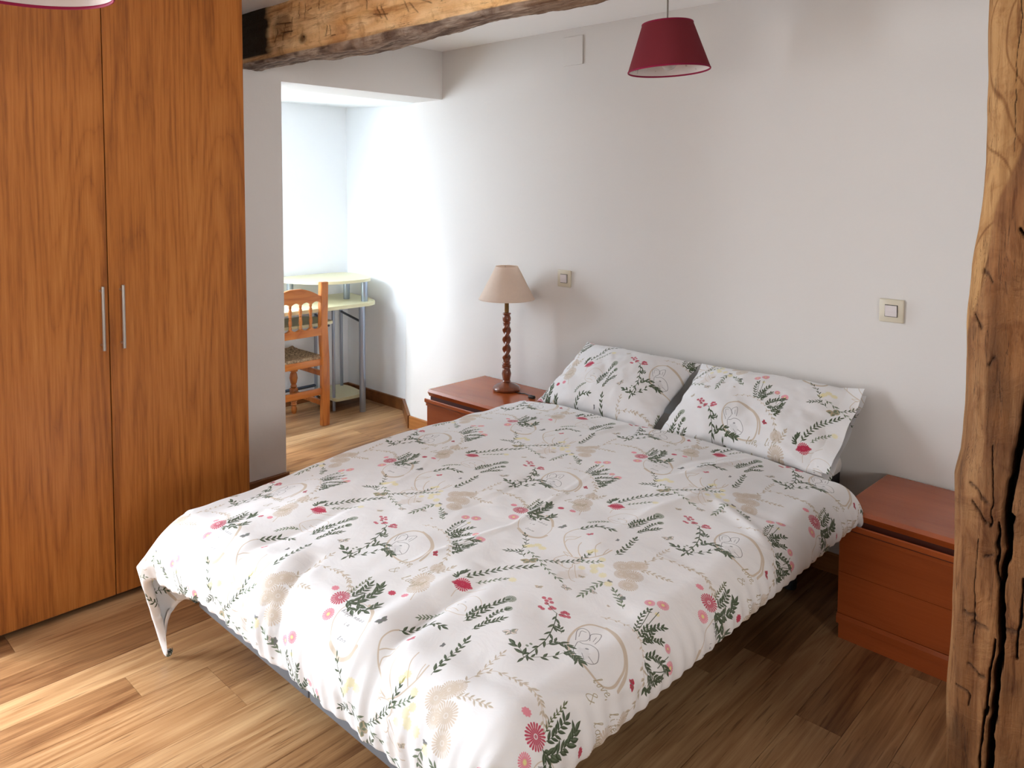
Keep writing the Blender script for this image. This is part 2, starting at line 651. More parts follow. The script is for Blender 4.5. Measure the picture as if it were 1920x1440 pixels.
def window_unit(name, horizontal_rot, loc, w, h, sash=2):
    """white framed glazed door or window: frame, two sashes, glass"""
    t_ = bpy.data.objects.new(name, None)
    C.objects.link(t_)
    t_.location = loc
    t_['kind'] = 'structure'
    fr = bmesh.new()
    d = 0.04
    for q in ((0, 0.05, 0, h), (w - 0.05, w, 0, h), (0.05, w - 0.05, 0, 0.05), (0.05, w - 0.05, h - 0.05, h)):
        box(fr, -d, d, q[0], q[1], q[2], q[3], bev=0.004)
    link('window_frame', fr, M['white'], t_)
    sw = (w - 0.1) / sash
    for k in range(sash):
        y0_ = 0.05 + k * sw
        s_ = bmesh.new()
        for q in ((y0_, y0_ + 0.055, 0.05, h - 0.05), (y0_ + sw - 0.055, y0_ + sw, 0.05, h - 0.05),
                  (y0_ + 0.055, y0_ + sw - 0.055, 0.05, 0.11), (y0_ + 0.055, y0_ + sw - 0.055, h - 0.11, h - 0.05)):
            box(s_, -0.025, 0.025, q[0], q[1], q[2], q[3], bev=0.004)
        link('sash', s_, M['white'], t_)
    return t_


window_unit('door_1', 0, (XL - 0.10, -1.10, 0.0), 1.30, 2.05)
window_unit('window_1', 0, (XA - 0.08, 1.35, 0.80), 0.85, 1.15)

# baseboards


def skirting(name, prof_axis, a0, a1, wallpos, sign, mat, h=0.075):
    bm = bmesh.new()
    th = 0.012
    prof = [(wallpos, 0.0), (wallpos + sign * th, 0.0), (wallpos + sign * th, h - 0.004), (wallpos + sign * (th - 0.004), h), (wallpos, h)]
    prism(bm, prof, prof_axis, a0, a1)
    return struct(name, bm, mat)


skirting('baseboard_left', 'y', 1.455, 1.912, XL, 1, M['skirt'])
skirting('baseboard_back', 'x', -3.605, -0.1, YB, -1, M['skirt_lit'])
skirting('baseboard_alcove_right', 'x', XA, -3.915, YA, -1, M['skirt'])
skirting('baseboard_alcove_back', 'y', 0.35, YA - 0.012, XA, 1, M['skirt'])
bm = bmesh.new()
d = Vector((B0[0] - A0[0], B0[1] - A0[1], 0)).normalized()
n_ = Vector((-d.y, d.x, 0)) * 0.012
if n_.x > 0:
    n_ = n_
a_, b_ = Vector((A0[0], A0[1], 0)), Vector((B0[0], B0[1], 0))
n_ = Vector((-abs(n_.x), -abs(n_.y), 0))
q = [a_ - Vector((0, 0.012, 0)), b_ - Vector((0, 0.012, 0)), b_ - Vector((0.0, 0.0, 0)), a_]
vs = [bm.verts.new(v_ + n_ * 0.6 if k < 2 else v_) for k, v_ in enumerate(q)] + [bm.verts.new((v_ + n_ * 0.6 if k < 2 else v_) + Vector((0, 0, 0.078))) for k, v_ in enumerate(q)]
for f_ in ((0, 1, 2, 3), (4, 5, 6, 7), (0, 1, 5, 4), (1, 2, 6, 5), (2, 3, 7, 6), (3, 0, 4, 7)):
    bm.faces.new([vs[k] for k in f_])
struct('baseboard_splay', bm, M['skirt'])

# ------------------------------------------------------------------ wardrobe
wr = thing('wardrobe', 'tall oak-veneered wardrobe with long steel bar handles', 'wardrobe', (-2.81, 0.0, 0.0))
Y0, Y1, YM = 0.50, 1.454, 0.950
ZT = 2.19
bm = bmesh.new()
box(bm, -0.48, -0.022, Y0, Y0 + 0.018, 0.0, ZT)
box(bm, -0.48, -0.022, Y1 - 0.018, Y1, 0.0, ZT)
box(bm, -0.48, -0.022, Y0 + 0.018, Y1 - 0.018, ZT - 0.018, ZT)
box(bm, -0.48, -0.022, Y0 + 0.018, Y1 - 0.018, 0.05, 0.068)
box(bm, -0.48, -0.47, Y0 + 0.018, Y1 - 0.018, 0.05, ZT)
link('carcass', bm, M['oak_side'], wr)
link('plinth', bx(-0.06, -0.045, Y0 + 0.018, Y1 - 0.018, 0.0, 0.05), M['cherry_dark'], wr)
for (ya, yb, hy) in ((Y0 + 0.001, YM - 0.0016, 0.924), (YM + 0.0016, Y1, 0.989)):
    dm = bmesh.new()
    box(dm, 0, 0.020, 0, yb - ya, 0, ZT - 0.012 - 0.022, bev=0.0012, seg=1)
    dr = link('door', dm, M['oak'], wr, loc=(-0.020, ya, 0.022))
    hb = bmesh.new()
    tube(hb, [(0.046, hy - ya, 0.893 - 0.022), (0.046, hy - ya, 1.112 - 0.022)], 0.0055, 14)
    for zz in (0.91, 1.095):
        tube(hb, [(0.0195, hy - ya, zz - 0.022), (0.046, hy - ya, zz - 0.022)], 0.0045, 10)
    link('handle', hb, M['steel'], dr, smooth=True)

# ------------------------------------------------------------------ bed
BX0, BX1, BY0, BY1 = -2.27, -1.03, 0.99, 2.885
bed = thing('bed', 'double bed with grey upholstered base on short legs', 'bed', ((BX0 + BX1) / 2, (BY0 + BY1) / 2, 0))
hw, hl = (BX1 - BX0) / 2, (BY1 - BY0) / 2
bm = bmesh.new()
box(bm, -hw, -0.001, -hl + 0.01, hl, 0.165, 0.305, bev=0.008)
link('base_half', bm, M['grey_fabric'], bed, smooth=True)
bm = bmesh.new()
box(bm, 0.001, hw, -hl + 0.01, hl, 0.165, 0.305, bev=0.008)
link('base_half', bm, M['grey_fabric'], bed, smooth=True)
bm = bmesh.new()
box(bm, -hw + 0.01, hw - 0.01, -hl + 0.01, hl - 0.01, 0.306, 0.472, bev=0.035, seg=4)
mt = link('mattress', bm, M['shaded_fabric'], bed, smooth=True)
bm = bmesh.new()
box(bm, -hw + 0.006, hw - 0.006, 0.30, hl - 0.006, 0.395, 0.478, bev=0.035, seg=4)
link('fitted_sheet', bm, M['sheet'], mt, smooth=True)
for lx in (-hw + 0.12, 0.0, hw - 0.12):
    for ly in (-hl + 0.20, hl - 0.20):
        bm = bmesh.new()
        lathe(bm, [(0.024, 0.0), (0.026, 0.004), (0.026, 0.03), (0.024, 0.04), (0.026, 0.165)], lx, ly, 20)
        link('leg', bm, M['leg'], bed, smooth=True)

# ------------------------------------------------------------------ the printed cotton
#PATTERN#
# the repeat of the print, in metres of cloth: stems, leaves, daisies, butterflies, frames, words
PRINT = [
["C","b",[.4016,-.0639],.024], ["C","b",[.4163,-.0396],.02], ["C","b",[.4185,-.0937],.018], ["C","b",[.4419,-.0776],.026], ["C","b",[.4568,-.1191],.024], 
["C","b",[.4299,-.0265],.018], ["S","b",9,.014,.0045,[[.4303,-.0227],[.4346,.0162],[.4503,.0456],[.4879,.0535],[.5279,.0577],[.563,.0519],[.5985,.0355]]], 
["S","b",6,.014,.0045,[[.436,-.0442],[.4609,-.0334],[.5078,-.0268]]], ["S","b",5,.013,.004,[[.4346,.0162],[.4306,.0556],[.4283,.0948]]], 
["S","b",7,.012,.004,[[-.113,.0558],[-.074,.056],[-.0393,.0503],[.0022,.0223]]], ["S","b",6,.01,.003,[[-.1211,.3448],[-.0898,.357],[-.0604,.3589],[-.0306,.3532],[.0059,.3306]]], 
["S","b",5,.014,.006,[[.017,.3174],[.0463,.2919],[.0666,.2675],[.0821,.2333]]], ["C","b",[.0881,.2189],.02], ["C","b",[.0985,.1639],.03], ["C","b",[.1144,.1362],.028], 
["S","b",4,.014,.005,[[.1006,.1979],[.1086,.2186],[.1141,.2438]]], ["L","b",.0016,[[.1293,.1152],[.1439,.0897]]], 
["O","b",.005,[[-.1143,.3069],[-.0861,.3167],[-.0526,.3069],[-.0193,.2903],[.0042,.2664],[.0173,.2345],[.018,.2065],[.0102,.1904],[-.009,.184],[-.0343,.1848],[-.0595,.1899],[-.0891,.1995],[-.1136,.2234],[-.1253,.2534],[-.1263,.2823]]], 
["L","b",.0045,[[-.088,.3192],[-.0519,.3117],[-.0168,.2927],[.0083,.2704],[.0239,.2408],[.0288,.2133]]], 
["O","b",.0022,[[.042,-.0079],[.054,.0105],[.0763,.0175],[.1098,.0072],[.1399,-.0227],[.1533,-.0532],[.1562,-.0839],[.1388,-.1007],[.108,-.1011],[.0743,-.086],[.0494,-.0558],[.0392,-.0279]]], 
["L","b",.0065,[[.0785,-.0907],[.106,-.1031],[.1338,-.1055],[.1573,-.0927],[.1611,-.0709]]], ["L","b",.005,[[.0816,.0227],[.1124,.0098],[.1372,-.0165]]], 
["L","b",.0016,[[.2656,-.1641],[.2597,-.1509],[.2637,-.1328],[.2719,-.1192],[.2853,-.117],[.3094,-.1149],[.3149,-.1304],[.3079,-.1406],[.3156,-.1534],[.3115,-.1654],[.2979,-.1672],[.2798,-.1643],[.2656,-.1641]]], 
["L","b",.0012,[[.2662,-.1496],[.2845,-.1563],[.2958,-.1658]]], ["L","b",.0014,[[.2762,-.1222],[.2552,-.1134],[.2722,-.1116]]], 
["L","b",.0014,[[.3134,-.1556],[.3244,-.1779],[.3481,-.1993],[.361,-.1992]]], ["L","b",.0014,[[.3142,-.1413],[.3298,-.1596],[.3525,-.1827]]], 
["L","b",.0024,[[.2843,-.1144],[.255,-.0987],[.2213,-.0697],[.1974,-.036],[.1951,-.0087],[.2018,.0125]]], 
["L","b",.0018,[[.2276,-.0754],[.2228,-.0564],[.2339,-.0416],[.2354,-.0174]]], ["L","b",.0018,[[.2071,-.0513],[.2158,-.0388],[.2318,-.0275]]], 
["L","b",.0024,[[.294,-.1135],[.3155,-.0999],[.3299,-.079],[.3394,-.0541],[.3396,-.0231]]], ["L","b",.0018,[[.3057,-.1044],[.2861,-.0909],[.2661,-.0654],[.2592,-.045]]], 
["L","b",.0018,[[.3281,-.0757],[.3097,-.0534],[.2984,-.0342],[.2968,-.0126]]], ["L","b",.0016,[[.3371,-.0563],[.3328,-.0385],[.3315,-.025]]], 
["E","b",[.3344,-.1811],.022,.045,-.5,.35], ["E","b",[.3067,-.1245],.014,.01,0,.3], ["E","b",[.2713,-.1586],.01,.006,0,.4], 
["O","b",.0016,[[.2093,.1363],[.2109,.162],[.222,.1875],[.2461,.196],[.2744,.1849],[.2887,.1614],[.2826,.1373],[.2595,.1241],[.2313,.1245]]], 
["L","b",.0012,[[.1921,.1685],[.1867,.1936],[.2088,.2098],[.2364,.2365]]], ["L","b",.0014,[[.2294,.1557],[.2451,.1566],[.2604,.1526],[.2677,.1411]]], 
["L","b",.0012,[[.2185,.1356],[.2394,.137],[.2547,.1332]]], ["E","k",[.2425,.1664],.003,.002,0,.5], ["E","k",[.2345,.1511],.003,.002,0,.5], 
["L","k",.0011,[[-.0927,.2196],[-.0988,.2377],[-.0877,.2403],[-.0761,.2476],[-.0574,.2457],[-.0438,.2355],[-.0322,.2163],[-.0355,.2019],[-.0455,.196],[-.0647,.1962],[-.0843,.2042],[-.0927,.2196]]], 
["L","k",.0011,[[-.1063,.2387],[-.1229,.2642],[-.1198,.2799],[-.1052,.2813],[-.0926,.2683],[-.0901,.2542],[-.0982,.2424]]], 
["L","k",.0011,[[-.0852,.259],[-.0957,.2778],[-.0819,.2928],[-.0739,.278],[-.0705,.257]]], ["L","k",.0009,[[-.1088,.2526],[-.1165,.2703],[-.107,.2752]]], 
["L","k",.0009,[[-.0784,.2615],[-.0826,.2779]]], ["L","k",.0009,[[-.0686,.2115],[-.0558,.201]]], ["L","k",.0009,[[-.0521,.2122],[-.0348,.2063]]], 
["E","k",[-.0704,.2308],.0045,.003,0,.8], ["E","k",[-.0662,.2138],.022,.014,-.6,.16], ["D","r",[.0047,-.0024],.023], ["D","p",[.0204,-.048],.0155], 
["E","p",[-.0345,.011],.0105,.0085,0,.85], ["E","r",[.0773,.089],.0105,.0085,0,.95], ["E","p",[.114,.0972],.01,.008,0,.85], 
["S","g",7,.01,.0032,[[.0092,.0203],[.0003,.0438],[-.0023,.0619],[-.0067,.0872]]], ["S","d",6,.02,.0065,[[.022,.0132],[.0212,.0319],[.0208,.0473],[.0134,.0728]]], 
["S","d",9,.024,.0085,[[.0263,-.0018],[.0394,.0051],[.0463,.0175],[.0489,.0352],[.0498,.0554],[.0385,.0847]]], 
["S","d",8,.022,.0078,[[.0357,-.0022],[.0503,.01],[.0688,.0057],[.0842,-.0011],[.0923,.0067],[.0953,.0311]]], ["S","d",2,.022,.009,[[.0263,-.0018],[.0411,-.0026],[.0611,-.0126]]], 
["T","k","happiness",[.0431,-.0261],[.1225,-.0235],.011], ["T","k","is",[.0789,-.0474],[.0965,-.045],.01], ["T","k","love",[.0913,-.0784],[.1202,-.0765],.01], 
["T","m","love,",[-.01,.1762],[.0359,.1814],.026], ["T","m","life",[.0563,.1831],[.0965,.1888],.026], ["T","m","&",[-.0024,.1377],[.0188,.1402],.028], 
["T","m","laugh",[.0488,.1362],[.1153,.1432],.026], ["B","k",[.1608,-.0008],[.1655,.0199],.0155], ["B","p",[.2468,.0075],[.2549,.0195],.0115], 
["B","k",[.3149,.0365],[.3122,.0501],.008], ["B","r",[.0335,.2574],[.0568,.2368],.0125], ["B","o",[-.2092,.1517],[-.1925,.1719],.0185], ["B","o",[-.241,.3684],[-.2119,.3664],.0155], 
["B","o",[-.1899,.4057],[-.1678,.399],.011], ["B","o",[-.1323,.4363],[-.1179,.4325],.01], ["B","k",[-.1889,.4676],[-.1736,.4666],.008], ["B","b",[-.2843,.3246],[-.2718,.3336],.011], 
["B","b",[-.1329,.3872],[-.1262,.3862],.005], ["B","b",[-.2479,.4353],[-.2319,.4399],.0105], ["B","B",[.2257,.3971],[.2477,.4219],.025], 
["B","k",[.4798,-.1751],[.4842,-.1653],.012], ["S","d",7,.019,.0065,[[.2028,.0117],[.2145,.0404],[.2302,.0688],[.2668,.0752]]], 
["S","d",7,.019,.0065,[[.3592,-.035],[.3564,-.001],[.3523,.0331],[.3407,.0775]]], ["S","G",7,.017,.005,[[.184,-.1672],[.2371,-.188],[.2902,-.2108],[.3315,-.2215]]], 
["S","G",6,.018,.0055,[[.4118,-.1473],[.4025,-.1715],[.4067,-.2029],[.4046,-.229]]], ["E","y",[.1655,-.1546],.012,.01,.3,.55], ["E","y",[.1727,-.1439],.012,.01,.3,.55], 
["E","y",[.1835,-.1296],.012,.01,.3,.55], ["E","y",[.2026,-.1342],.012,.01,.3,.55], ["E","y",[.3509,-.1127],.011,.012,.3,.5], ["E","y",[.3631,-.1276],.011,.012,.3,.5], 
["E","y",[.3892,-.1283],.011,.012,.3,.5], ["E","y",[.4203,-.1483],.011,.012,.3,.5], ["S","G",5,.016,.005,[[-.1032,-.203],[-.1238,-.1853],[-.1587,-.1602]]], 
["D","p",[-.0707,.4588],.0125], ["D","p",[-.0472,.4766],.0145], ["D","p",[.0268,.4043],.01], ["D","p",[.0595,.3904],.0135], ["E","y",[-.0388,.4407],.006,.006,0,.6], 
["L","d",.0013,[[-.0564,.4441],[-.0467,.4075],[-.0388,.371]]], ["L","d",.0013,[[-.0407,.45],[-.0363,.4176],[-.0311,.3784]]], 
["L","d",.0013,[[.0388,.395],[.0422,.3737],[.0419,.3493]]], ["L","d",.0013,[[.0609,.3756],[.0542,.3612],[.0433,.335]]], 
["S","d",7,.013,.0045,[[-.0392,.3534],[-.0486,.379],[-.0595,.4134],[-.0565,.4347]]], ["S","d",8,.016,.0055,[[-.0245,.3506],[-.0285,.3809],[-.0203,.4064],[-.0109,.4242]]], 
["S","d",7,.013,.005,[[-.0125,.3455],[-.0069,.3676],[.0082,.3949]]], ["S","d",8,.017,.0055,[[.0117,.3282],[.0199,.3522],[.0373,.3689],[.0593,.3781]]], 
["S","d",8,.016,.0055,[[.0174,.3257],[.0416,.3255],[.0562,.3395],[.0652,.3561]]], ["S","d",7,.016,.005,[[.0363,.3127],[.0557,.3161],[.0641,.3394]]], 
["S","d",5,.014,.005,[[.0522,.2977],[.0627,.2966],[.0665,.3114]]], ["S","d",6,.014,.005,[[-.0275,.3733],[-.0094,.3652],[-.0193,.3985]]], ["E","r",[-.2484,.3017],.0058,.005,0,.85], 
["E","r",[-.2374,.2979],.0058,.005,0,.85], ["E","r",[-.2366,.3082],.0058,.005,0,.85], ["E","r",[-.2257,.3015],.0058,.005,0,.85], ["E","r",[-.2237,.2687],.0058,.005,0,.85], 
["E","r",[-.2321,.2698],.0058,.005,0,.85], ["E","r",[-.2136,.2877],.0058,.005,0,.85], ["E","r",[-.2065,.288],.0058,.005,0,.85], ["E","r",[-.2118,.2802],.0058,.005,0,.85], 
["E","r",[-.1834,.2892],.0058,.005,0,.85], ["E","r",[-.1816,.2955],.0058,.005,0,.85], ["E","r",[-.1736,.2833],.0058,.005,0,.85], ["E","r",[-.1659,.2881],.0058,.005,0,.85], 
["E","r",[-.1805,.2802],.0058,.005,0,.85], ["E","r",[-.1743,.2953],.0058,.005,0,.85], ["E","r",[-.2305,.2902],.0058,.005,0,.85], 
["L","d",.0012,[[-.2328,.2927],[-.2057,.2815],[-.1904,.2779]]], ["L","d",.0012,[[-.1766,.2868],[-.1857,.278]]], 
["S","d",6,.021,.0065,[[-.1904,.2779],[-.1663,.2393],[-.1458,.1924],[-.1399,.1506],[-.1379,.1144]]], 
["L","d",.0018,[[-.1904,.2779],[-.1663,.2393],[-.1458,.1924],[-.1399,.1506],[-.1379,.1144]]], 
["S","d",5,.02,.0065,[[-.1379,.1144],[-.1178,.1413],[-.1023,.1637],[-.0903,.1906],[-.0572,.1922]]], ["S","d",4,.02,.007,[[-.1342,.1795],[-.1271,.2023],[-.1025,.2102]]], 
["S","d",2,.016,.006,[[-.139,.2319],[-.1534,.2433]]], ["S","d",2,.022,.009,[[-.1379,.1144],[-.1566,.1268],[-.1767,.1307]]], ["E","G",[-.1572,.1455],.0038,.003,0,.9], 
["E","G",[-.1555,.1551],.0038,.003,0,.9], ["E","G",[-.1406,.1538],.0038,.003,0,.9], ["S","d",5,.018,.0055,[[-.0988,.1902],[-.0795,.1933],[-.0561,.1858]]], 
["E","r",[.1828,.2125],.026,.01,.5,.9], ["D","r",[.1828,.2125],.02], ["S","d",6,.015,.0055,[[.1586,.2133],[.1498,.2263],[.1554,.2479]]], 
["S","d",11,.019,.006,[[.1698,.2295],[.184,.2755],[.2043,.3284],[.2493,.3809]]], ["S","G",6,.011,.0035,[[.198,.2408],[.2178,.2705],[.2394,.2989]]], 
["E","y",[.2545,.306],.011,.01,0,.5], ["S","G",7,.011,.0035,[[.2287,.122],[.2102,.1041],[.1953,.074]]], ["D","G",[.309,.2422],.014], ["D","G",[.3327,.2103],.01], 
["S","d",9,.018,.0055,[[.2892,.1169],[.2959,.1547],[.2982,.2031],[.3045,.2282]]], ["S","d",8,.016,.005,[[.3228,.1103],[.3295,.1427],[.3484,.1741]]], 
["S","d",6,.014,.005,[[.2846,.1258],[.281,.1586],[.2895,.1807]]], ["S","d",6,.013,.005,[[.325,.147],[.322,.1798],[.331,.2068]]], 
["S","d",10,.015,.0045,[[-.361,.4212],[-.3346,.4409],[-.3067,.4713],[-.2954,.4963],[-.2938,.5275]]], ["S","G",4,.012,.004,[[-.296,.4841],[-.2756,.4979],[-.2564,.5165]]], 
["E","y",[-.2992,.5343],.01,.009,0,.5], ["E","y",[-.2929,.5465],.01,.009,0,.5], ["E","y",[-.2557,.5289],.01,.009,0,.5], ["E","y",[-.2433,.5062],.01,.009,0,.5], 
["E","y",[-.2718,.4673],.01,.009,0,.5], ["S","d",6,.016,.0045,[[-.4036,.4035],[-.4319,.4243],[-.4536,.466],[-.4875,.4989]]], 
["S","d",4,.014,.004,[[-.4243,.4194],[-.444,.4126],[-.4607,.4025]]],
]
TX, TY = 0.605, 0.605
NPX = 1400
INK = {k: np.array(srgb(*c)[:3]) for k, c in dict(b=(208, 194, 178), d=(66, 78, 56), g=(92, 100, 66), G=(112, 126, 104), r=(190, 38, 76), p=(230, 122, 144), y=(232, 220, 140),
                                                 k=(122, 122, 126), o=(160, 158, 160), m=(168, 156, 128), B=(184, 168, 140), w=(240, 226, 218)).items()}
GLYPH = {'a': (((.7, .45), (.4, .55), (.1, .35), (.15, .05), (.4, 0), (.65, .2), (.7, .5), (.72, .1), (.9, .05)),), 'e': (((.1, .25), (.6, .35), (.6, .52), (.3, .55), (.08, .3), (.15, .03), (.45, -.02), (.8, .15)),),
         'f': (((.2, -.4), (.35, .1), (.5, .8), (.75, 1.), (.8, .8)), ((.2, .45), (.75, .5))), 'g': (((.7, .5), (.35, .55), (.1, .3), (.3, 0), (.6, .15), (.7, .5), (.65, -.2), (.4, -.5), (.15, -.35), (.8, .05)),),
         'h': (((.1, 0), (.3, .6), (.45, 1.), (.3, .9), (.2, 0), (.4, .5), (.6, .5), (.6, .1), (.85, .05)),), 'i': (((.15, .5), (.2, .1), (.4, .05)), ((.25, .72), (.28, .76))), 'l': (((0, .1), (.4, .7), (.5, 1.), (.3, .95), (.2, .3), (.3, 0), (.6, .1)),),
         'n': (((.1, .5), (.15, 0), (.3, .45), (.5, .5), (.55, .1), (.8, .05)),), 'o': (((.4, .55), (.1, .35), (.2, .02), (.5, .05), (.6, .4), (.4, .55), (.85, .45)),), 'p': (((.1, .5), (.15, -.5), (.2, .4), (.5, .55), (.6, .25), (.3, 0), (.8, .05)),),
         's': (((.1, .05), (.5, .55), (.6, .15), (.3, -.02), (.7, .05)),), 'u': (((.1, .5), (.15, .05), (.4, .05), (.6, .5), (.62, .1), (.85, .05)),), 'v': (((.05, .5), (.3, 0), (.6, .5), (.85, .45)),), ',': (((.2, .05), (.1, -.2)),),
         '&': (((.9, .05), (.3, .7), (.4, .95), (.6, .8), (.15, .35), (.2, 0), (.6, .05), (.9, .45)),)}


def draw_print(items):
    img = np.ones((NPX, NPX, 3)) * np.array(CLOTH)
    S_ = NPX / TX
    prn = random.Random(5)

    def patch(x0, x1, y0, y1):
        ix = np.arange(int(math.floor(x0 * S_)) - 2, int(math.ceil(x1 * S_)) + 3)
        iy = np.arange(int(math.floor(y0 * S_)) - 2, int(math.ceil(y1 * S_)) + 3)
        return ix, iy, (ix[None, :] + .5) / S_, (iy[:, None] + .5) / S_

    def over(ix, iy, al, col):
        sl = np.ix_(iy % NPX, ix % NPX)
        al = np.clip(al, 0, 1)[..., None]
        img[sl] = img[sl] * (1 - al) + col * al

    def line(col, w, pts, al=1.0):
        xs, ys = [q[0] for q in pts], [q[1] for q in pts]
        ix, iy, X, Y = patch(min(xs) - w, max(xs) + w, min(ys) - w, max(ys) + w)
        X, Y = np.broadcast_arrays(X, Y)
        over(ix, iy, al * ((w / 2 - seg_dist(X, Y, pts)) * S_ + .5), INK[col])

    def curve(pts, closed=False, n=6):
        if closed:
            q = smooth_closed(pts, n)
            return q + [q[0]]
        if len(pts) < 3:
            return pts
        e0 = tuple(2 * np.array(pts[0]) - np.array(pts[1]))
        e1 = tuple(2 * np.array(pts[-1]) - np.array(pts[-2]))
        ext = [e0] + list(pts) + [e1]
        q = smooth_closed(ext, n)
        return q[n:n * (len(pts))] + [tuple(pts[-1])]

    def leaf(col, x, y, ang, ln, w, al=0.95):
        ex, ey = x + ln * math.cos(ang), y + ln * math.sin(ang)
        ix, iy, X, Y = patch(min(x, ex) - w, max(x, ex) + w, min(y, ey) - w, max(y, ey) + w)
        t_ = ((X - x) * math.cos(ang) + (Y - y) * math.sin(ang)) / ln
        s = -(X - x) * math.sin(ang) + (Y - y) * math.cos(ang)
        wd = np.where((t_ > 0) & (t_ < 1), w / 2 * np.sin(PI * np.clip(t_, 0, 1) ** 0.8), -1 / S_)
        over(ix, iy, al * ((wd - np.abs(s)) * S_ + .5), INK[col])
        if w * S_ > 7:
            over(ix, iy, 0.30 * ((wd * 0.75 - np.abs(s - w * .16)) * S_ * .4), INK['G'])

    def ell(col, x, y, rx, ry, rot, al, soft=False):
        r_ = max(rx, ry)
        ix, iy, X, Y = patch(x - r_, x + r_, y - r_, y + r_)
        u_ = (X - x) * math.cos(rot) + (Y - y) * math.sin(rot)
        v_ = -(X - x) * math.sin(rot) + (Y - y) * math.cos(rot)
        d_ = np.hypot(u_ / rx, v_ / ry)
        d_ = d_ + 0.10 * np.sin(np.arctan2(v_, u_) * 9)
        over(ix, iy, al * np.clip((1 - d_) * (4 if al < .7 else 8), 0, 1), INK[col])

    def daisy(col, x, y, r, n=19, al=0.95):
        ix, iy, X, Y = patch(x - r, x + r, y - r, y + r)
        d_ = np.hypot(X - x, Y - y) / r
        an = np.arctan2(Y - y, X - x)
        pet = np.abs(np.sin(an * n / 2))
        m_ = (d_ < 0.82 + 0.18 * pet) * np.clip(0.35 + 1.0 * pet - 0.25 * (d_ > .55), 0, 1)
        m_ = m_ * (d_ > 0.20)
        over(ix, iy, al * m_, INK[col])
        over(ix, iy, 0.8 * (d_ < 0.13), INK[col if col != 'p' else 'y'])
        if col == 'p':
            over(ix, iy, 0.75 * np.clip((.36 - d_) * 8, 0, 1), INK['y'])

    def bfly(col, x, y, ex, ey, s):
        ang = math.atan2(ey - y, ex - x)
        out = col in 'okr' or col == 'p'
        fill = {'o': ('w', .3, 'k'), 'k': ('k', .45, 'k'), 'r': ('r', .6, 'r'), 'p': ('p', .65, 'r'), 'b': ('b', .8, 'b'), 'B': ('B', .95, 'm')}[col]
        for sg in (-1, 1):
            for (a0, ln, w) in ((0.45, 1.0, .62), (-0.42, .72, .55)):
                a_ = ang + a0 if sg > 0 else ang + PI - a0
                leaf(fill[0], x, y, a_, s * ln, s * w, fill[1])
                pts = []
                for k in range(15):
                    t_ = k / 14
                    ww = s * w / 2 * math.sin(PI * t_ ** .8)
                    pts.append((x + s * ln * t_ * math.cos(a_) - ww * math.sin(a_), y + s * ln * t_ * math.sin(a_) + ww * math.cos(a_)))
                for k in range(14, -1, -1):
                    t_ = k / 14
                    ww = -s * w / 2 * math.sin(PI * t_ ** .8)
                    pts.append((x + s * ln * t_ * math.cos(a_) - ww * math.sin(a_), y + s * ln * t_ * math.sin(a_) + ww * math.cos(a_)))
                line(fill[2], .0009, pts, .75)
        line('k', .0016, [(x - .3 * s * math.sin(ang) * -1, y - .3 * s * math.cos(ang)), (x + .3 * s * math.sin(ang) * -1, y + .3 * s * math.cos(ang))], .7)

    for q in items:
        k, col = q[0], q[1]
        if k == 'L':
            line(col, q[2] * (1.35 if col in 'bk' else 1.15), curve(q[3]), .85 if col in 'bk' else .9)
        elif k == 'O':
            c_ = curve(q[3], True)
            line(col, q[2], c_, .75)
            for j in range(0, len(c_), 5):
                ell(col, c_[j][0], c_[j][1], q[2] * .7, q[2] * .5, j, .55)
        elif k == 'C':      # chrysanthemum head printed in one flat tint
            daisy('b', q[2][0], q[2][1], q[3], 25, .95)
            daisy('b', q[2][0], q[2][1], q[3] * .55, 15, .6)
        elif k == 'D':
            daisy(col, q[2][0], q[2][1], q[3], 21)
        elif k == 'E':
            ell(col, q[2][0], q[2][1], q[3], q[4], q[5], q[6])
        elif k == 'B':
            bfly(col, q[2][0], q[2][1], q[3][0], q[3][1], q[4])
        elif k == 'S':
            n, ln, w, pts = q[2], q[3], q[4], curve(q[5])
            line(col, .0011, pts, .9)
            P_ = np.array(pts)
            sl = np.r_[0, np.cumsum(np.hypot(*np.diff(P_, axis=0).T))]
            for j in range(n):
                for sg in (-1, 1):
                    d_ = sl[-1] * (j + .35 + .25 * (sg > 0)) / n
                    x, y = np.interp(d_, sl, P_[:, 0]), np.interp(d_, sl, P_[:, 1])
                    i_ = min(np.searchsorted(sl, d_), len(P_) - 1)
                    dx_, dy_ = P_[i_] - P_[i_ - 1]
                    ang = math.atan2(dy_, dx_) + sg * prn.uniform(.45, .85)
                    leaf(col, x, y, ang, ln * prn.uniform(.75, 1.1), w * prn.uniform(.8, 1.1))
            dx_, dy_ = P_[-1] - P_[-2]
            leaf(col, P_[-1][0], P_[-1][1], math.atan2(dy_, dx_), ln, w)
        elif k == 'T':
            _, col, txt, p0, p1, h_ = q
            ang = math.atan2(p1[1] - p0[1], p1[0] - p0[0])
            stp = math.hypot(p1[0] - p0[0], p1[1] - p0[1]) / len(txt)
            ca, sa = math.cos(ang), math.sin(ang)
            for j, ch_ in enumerate(txt):
                for st_ in GLYPH[ch_]:
                    pts = [(u_ * stp * 1.05 + v_ * h_ * .25, v_ * h_ * .8) for u_, v_ in st_]
                    pts = [(p0[0] + (j * stp + u_) * ca - v_ * sa, p0[1] + (j * stp + u_) * sa + v_ * ca) for u_, v_ in pts]
                    line(col, .0015 if h_ > .02 else .0010, curve(pts, n=4), .85)
    return img


CLOTH = srgb(236, 236, 238)[:3]
tile = draw_print(PRINT)
im = bpy.data.images.new('floral_print', NPX, NPX, float_buffer=False)
im.colorspace_settings.name = 'sRGB'


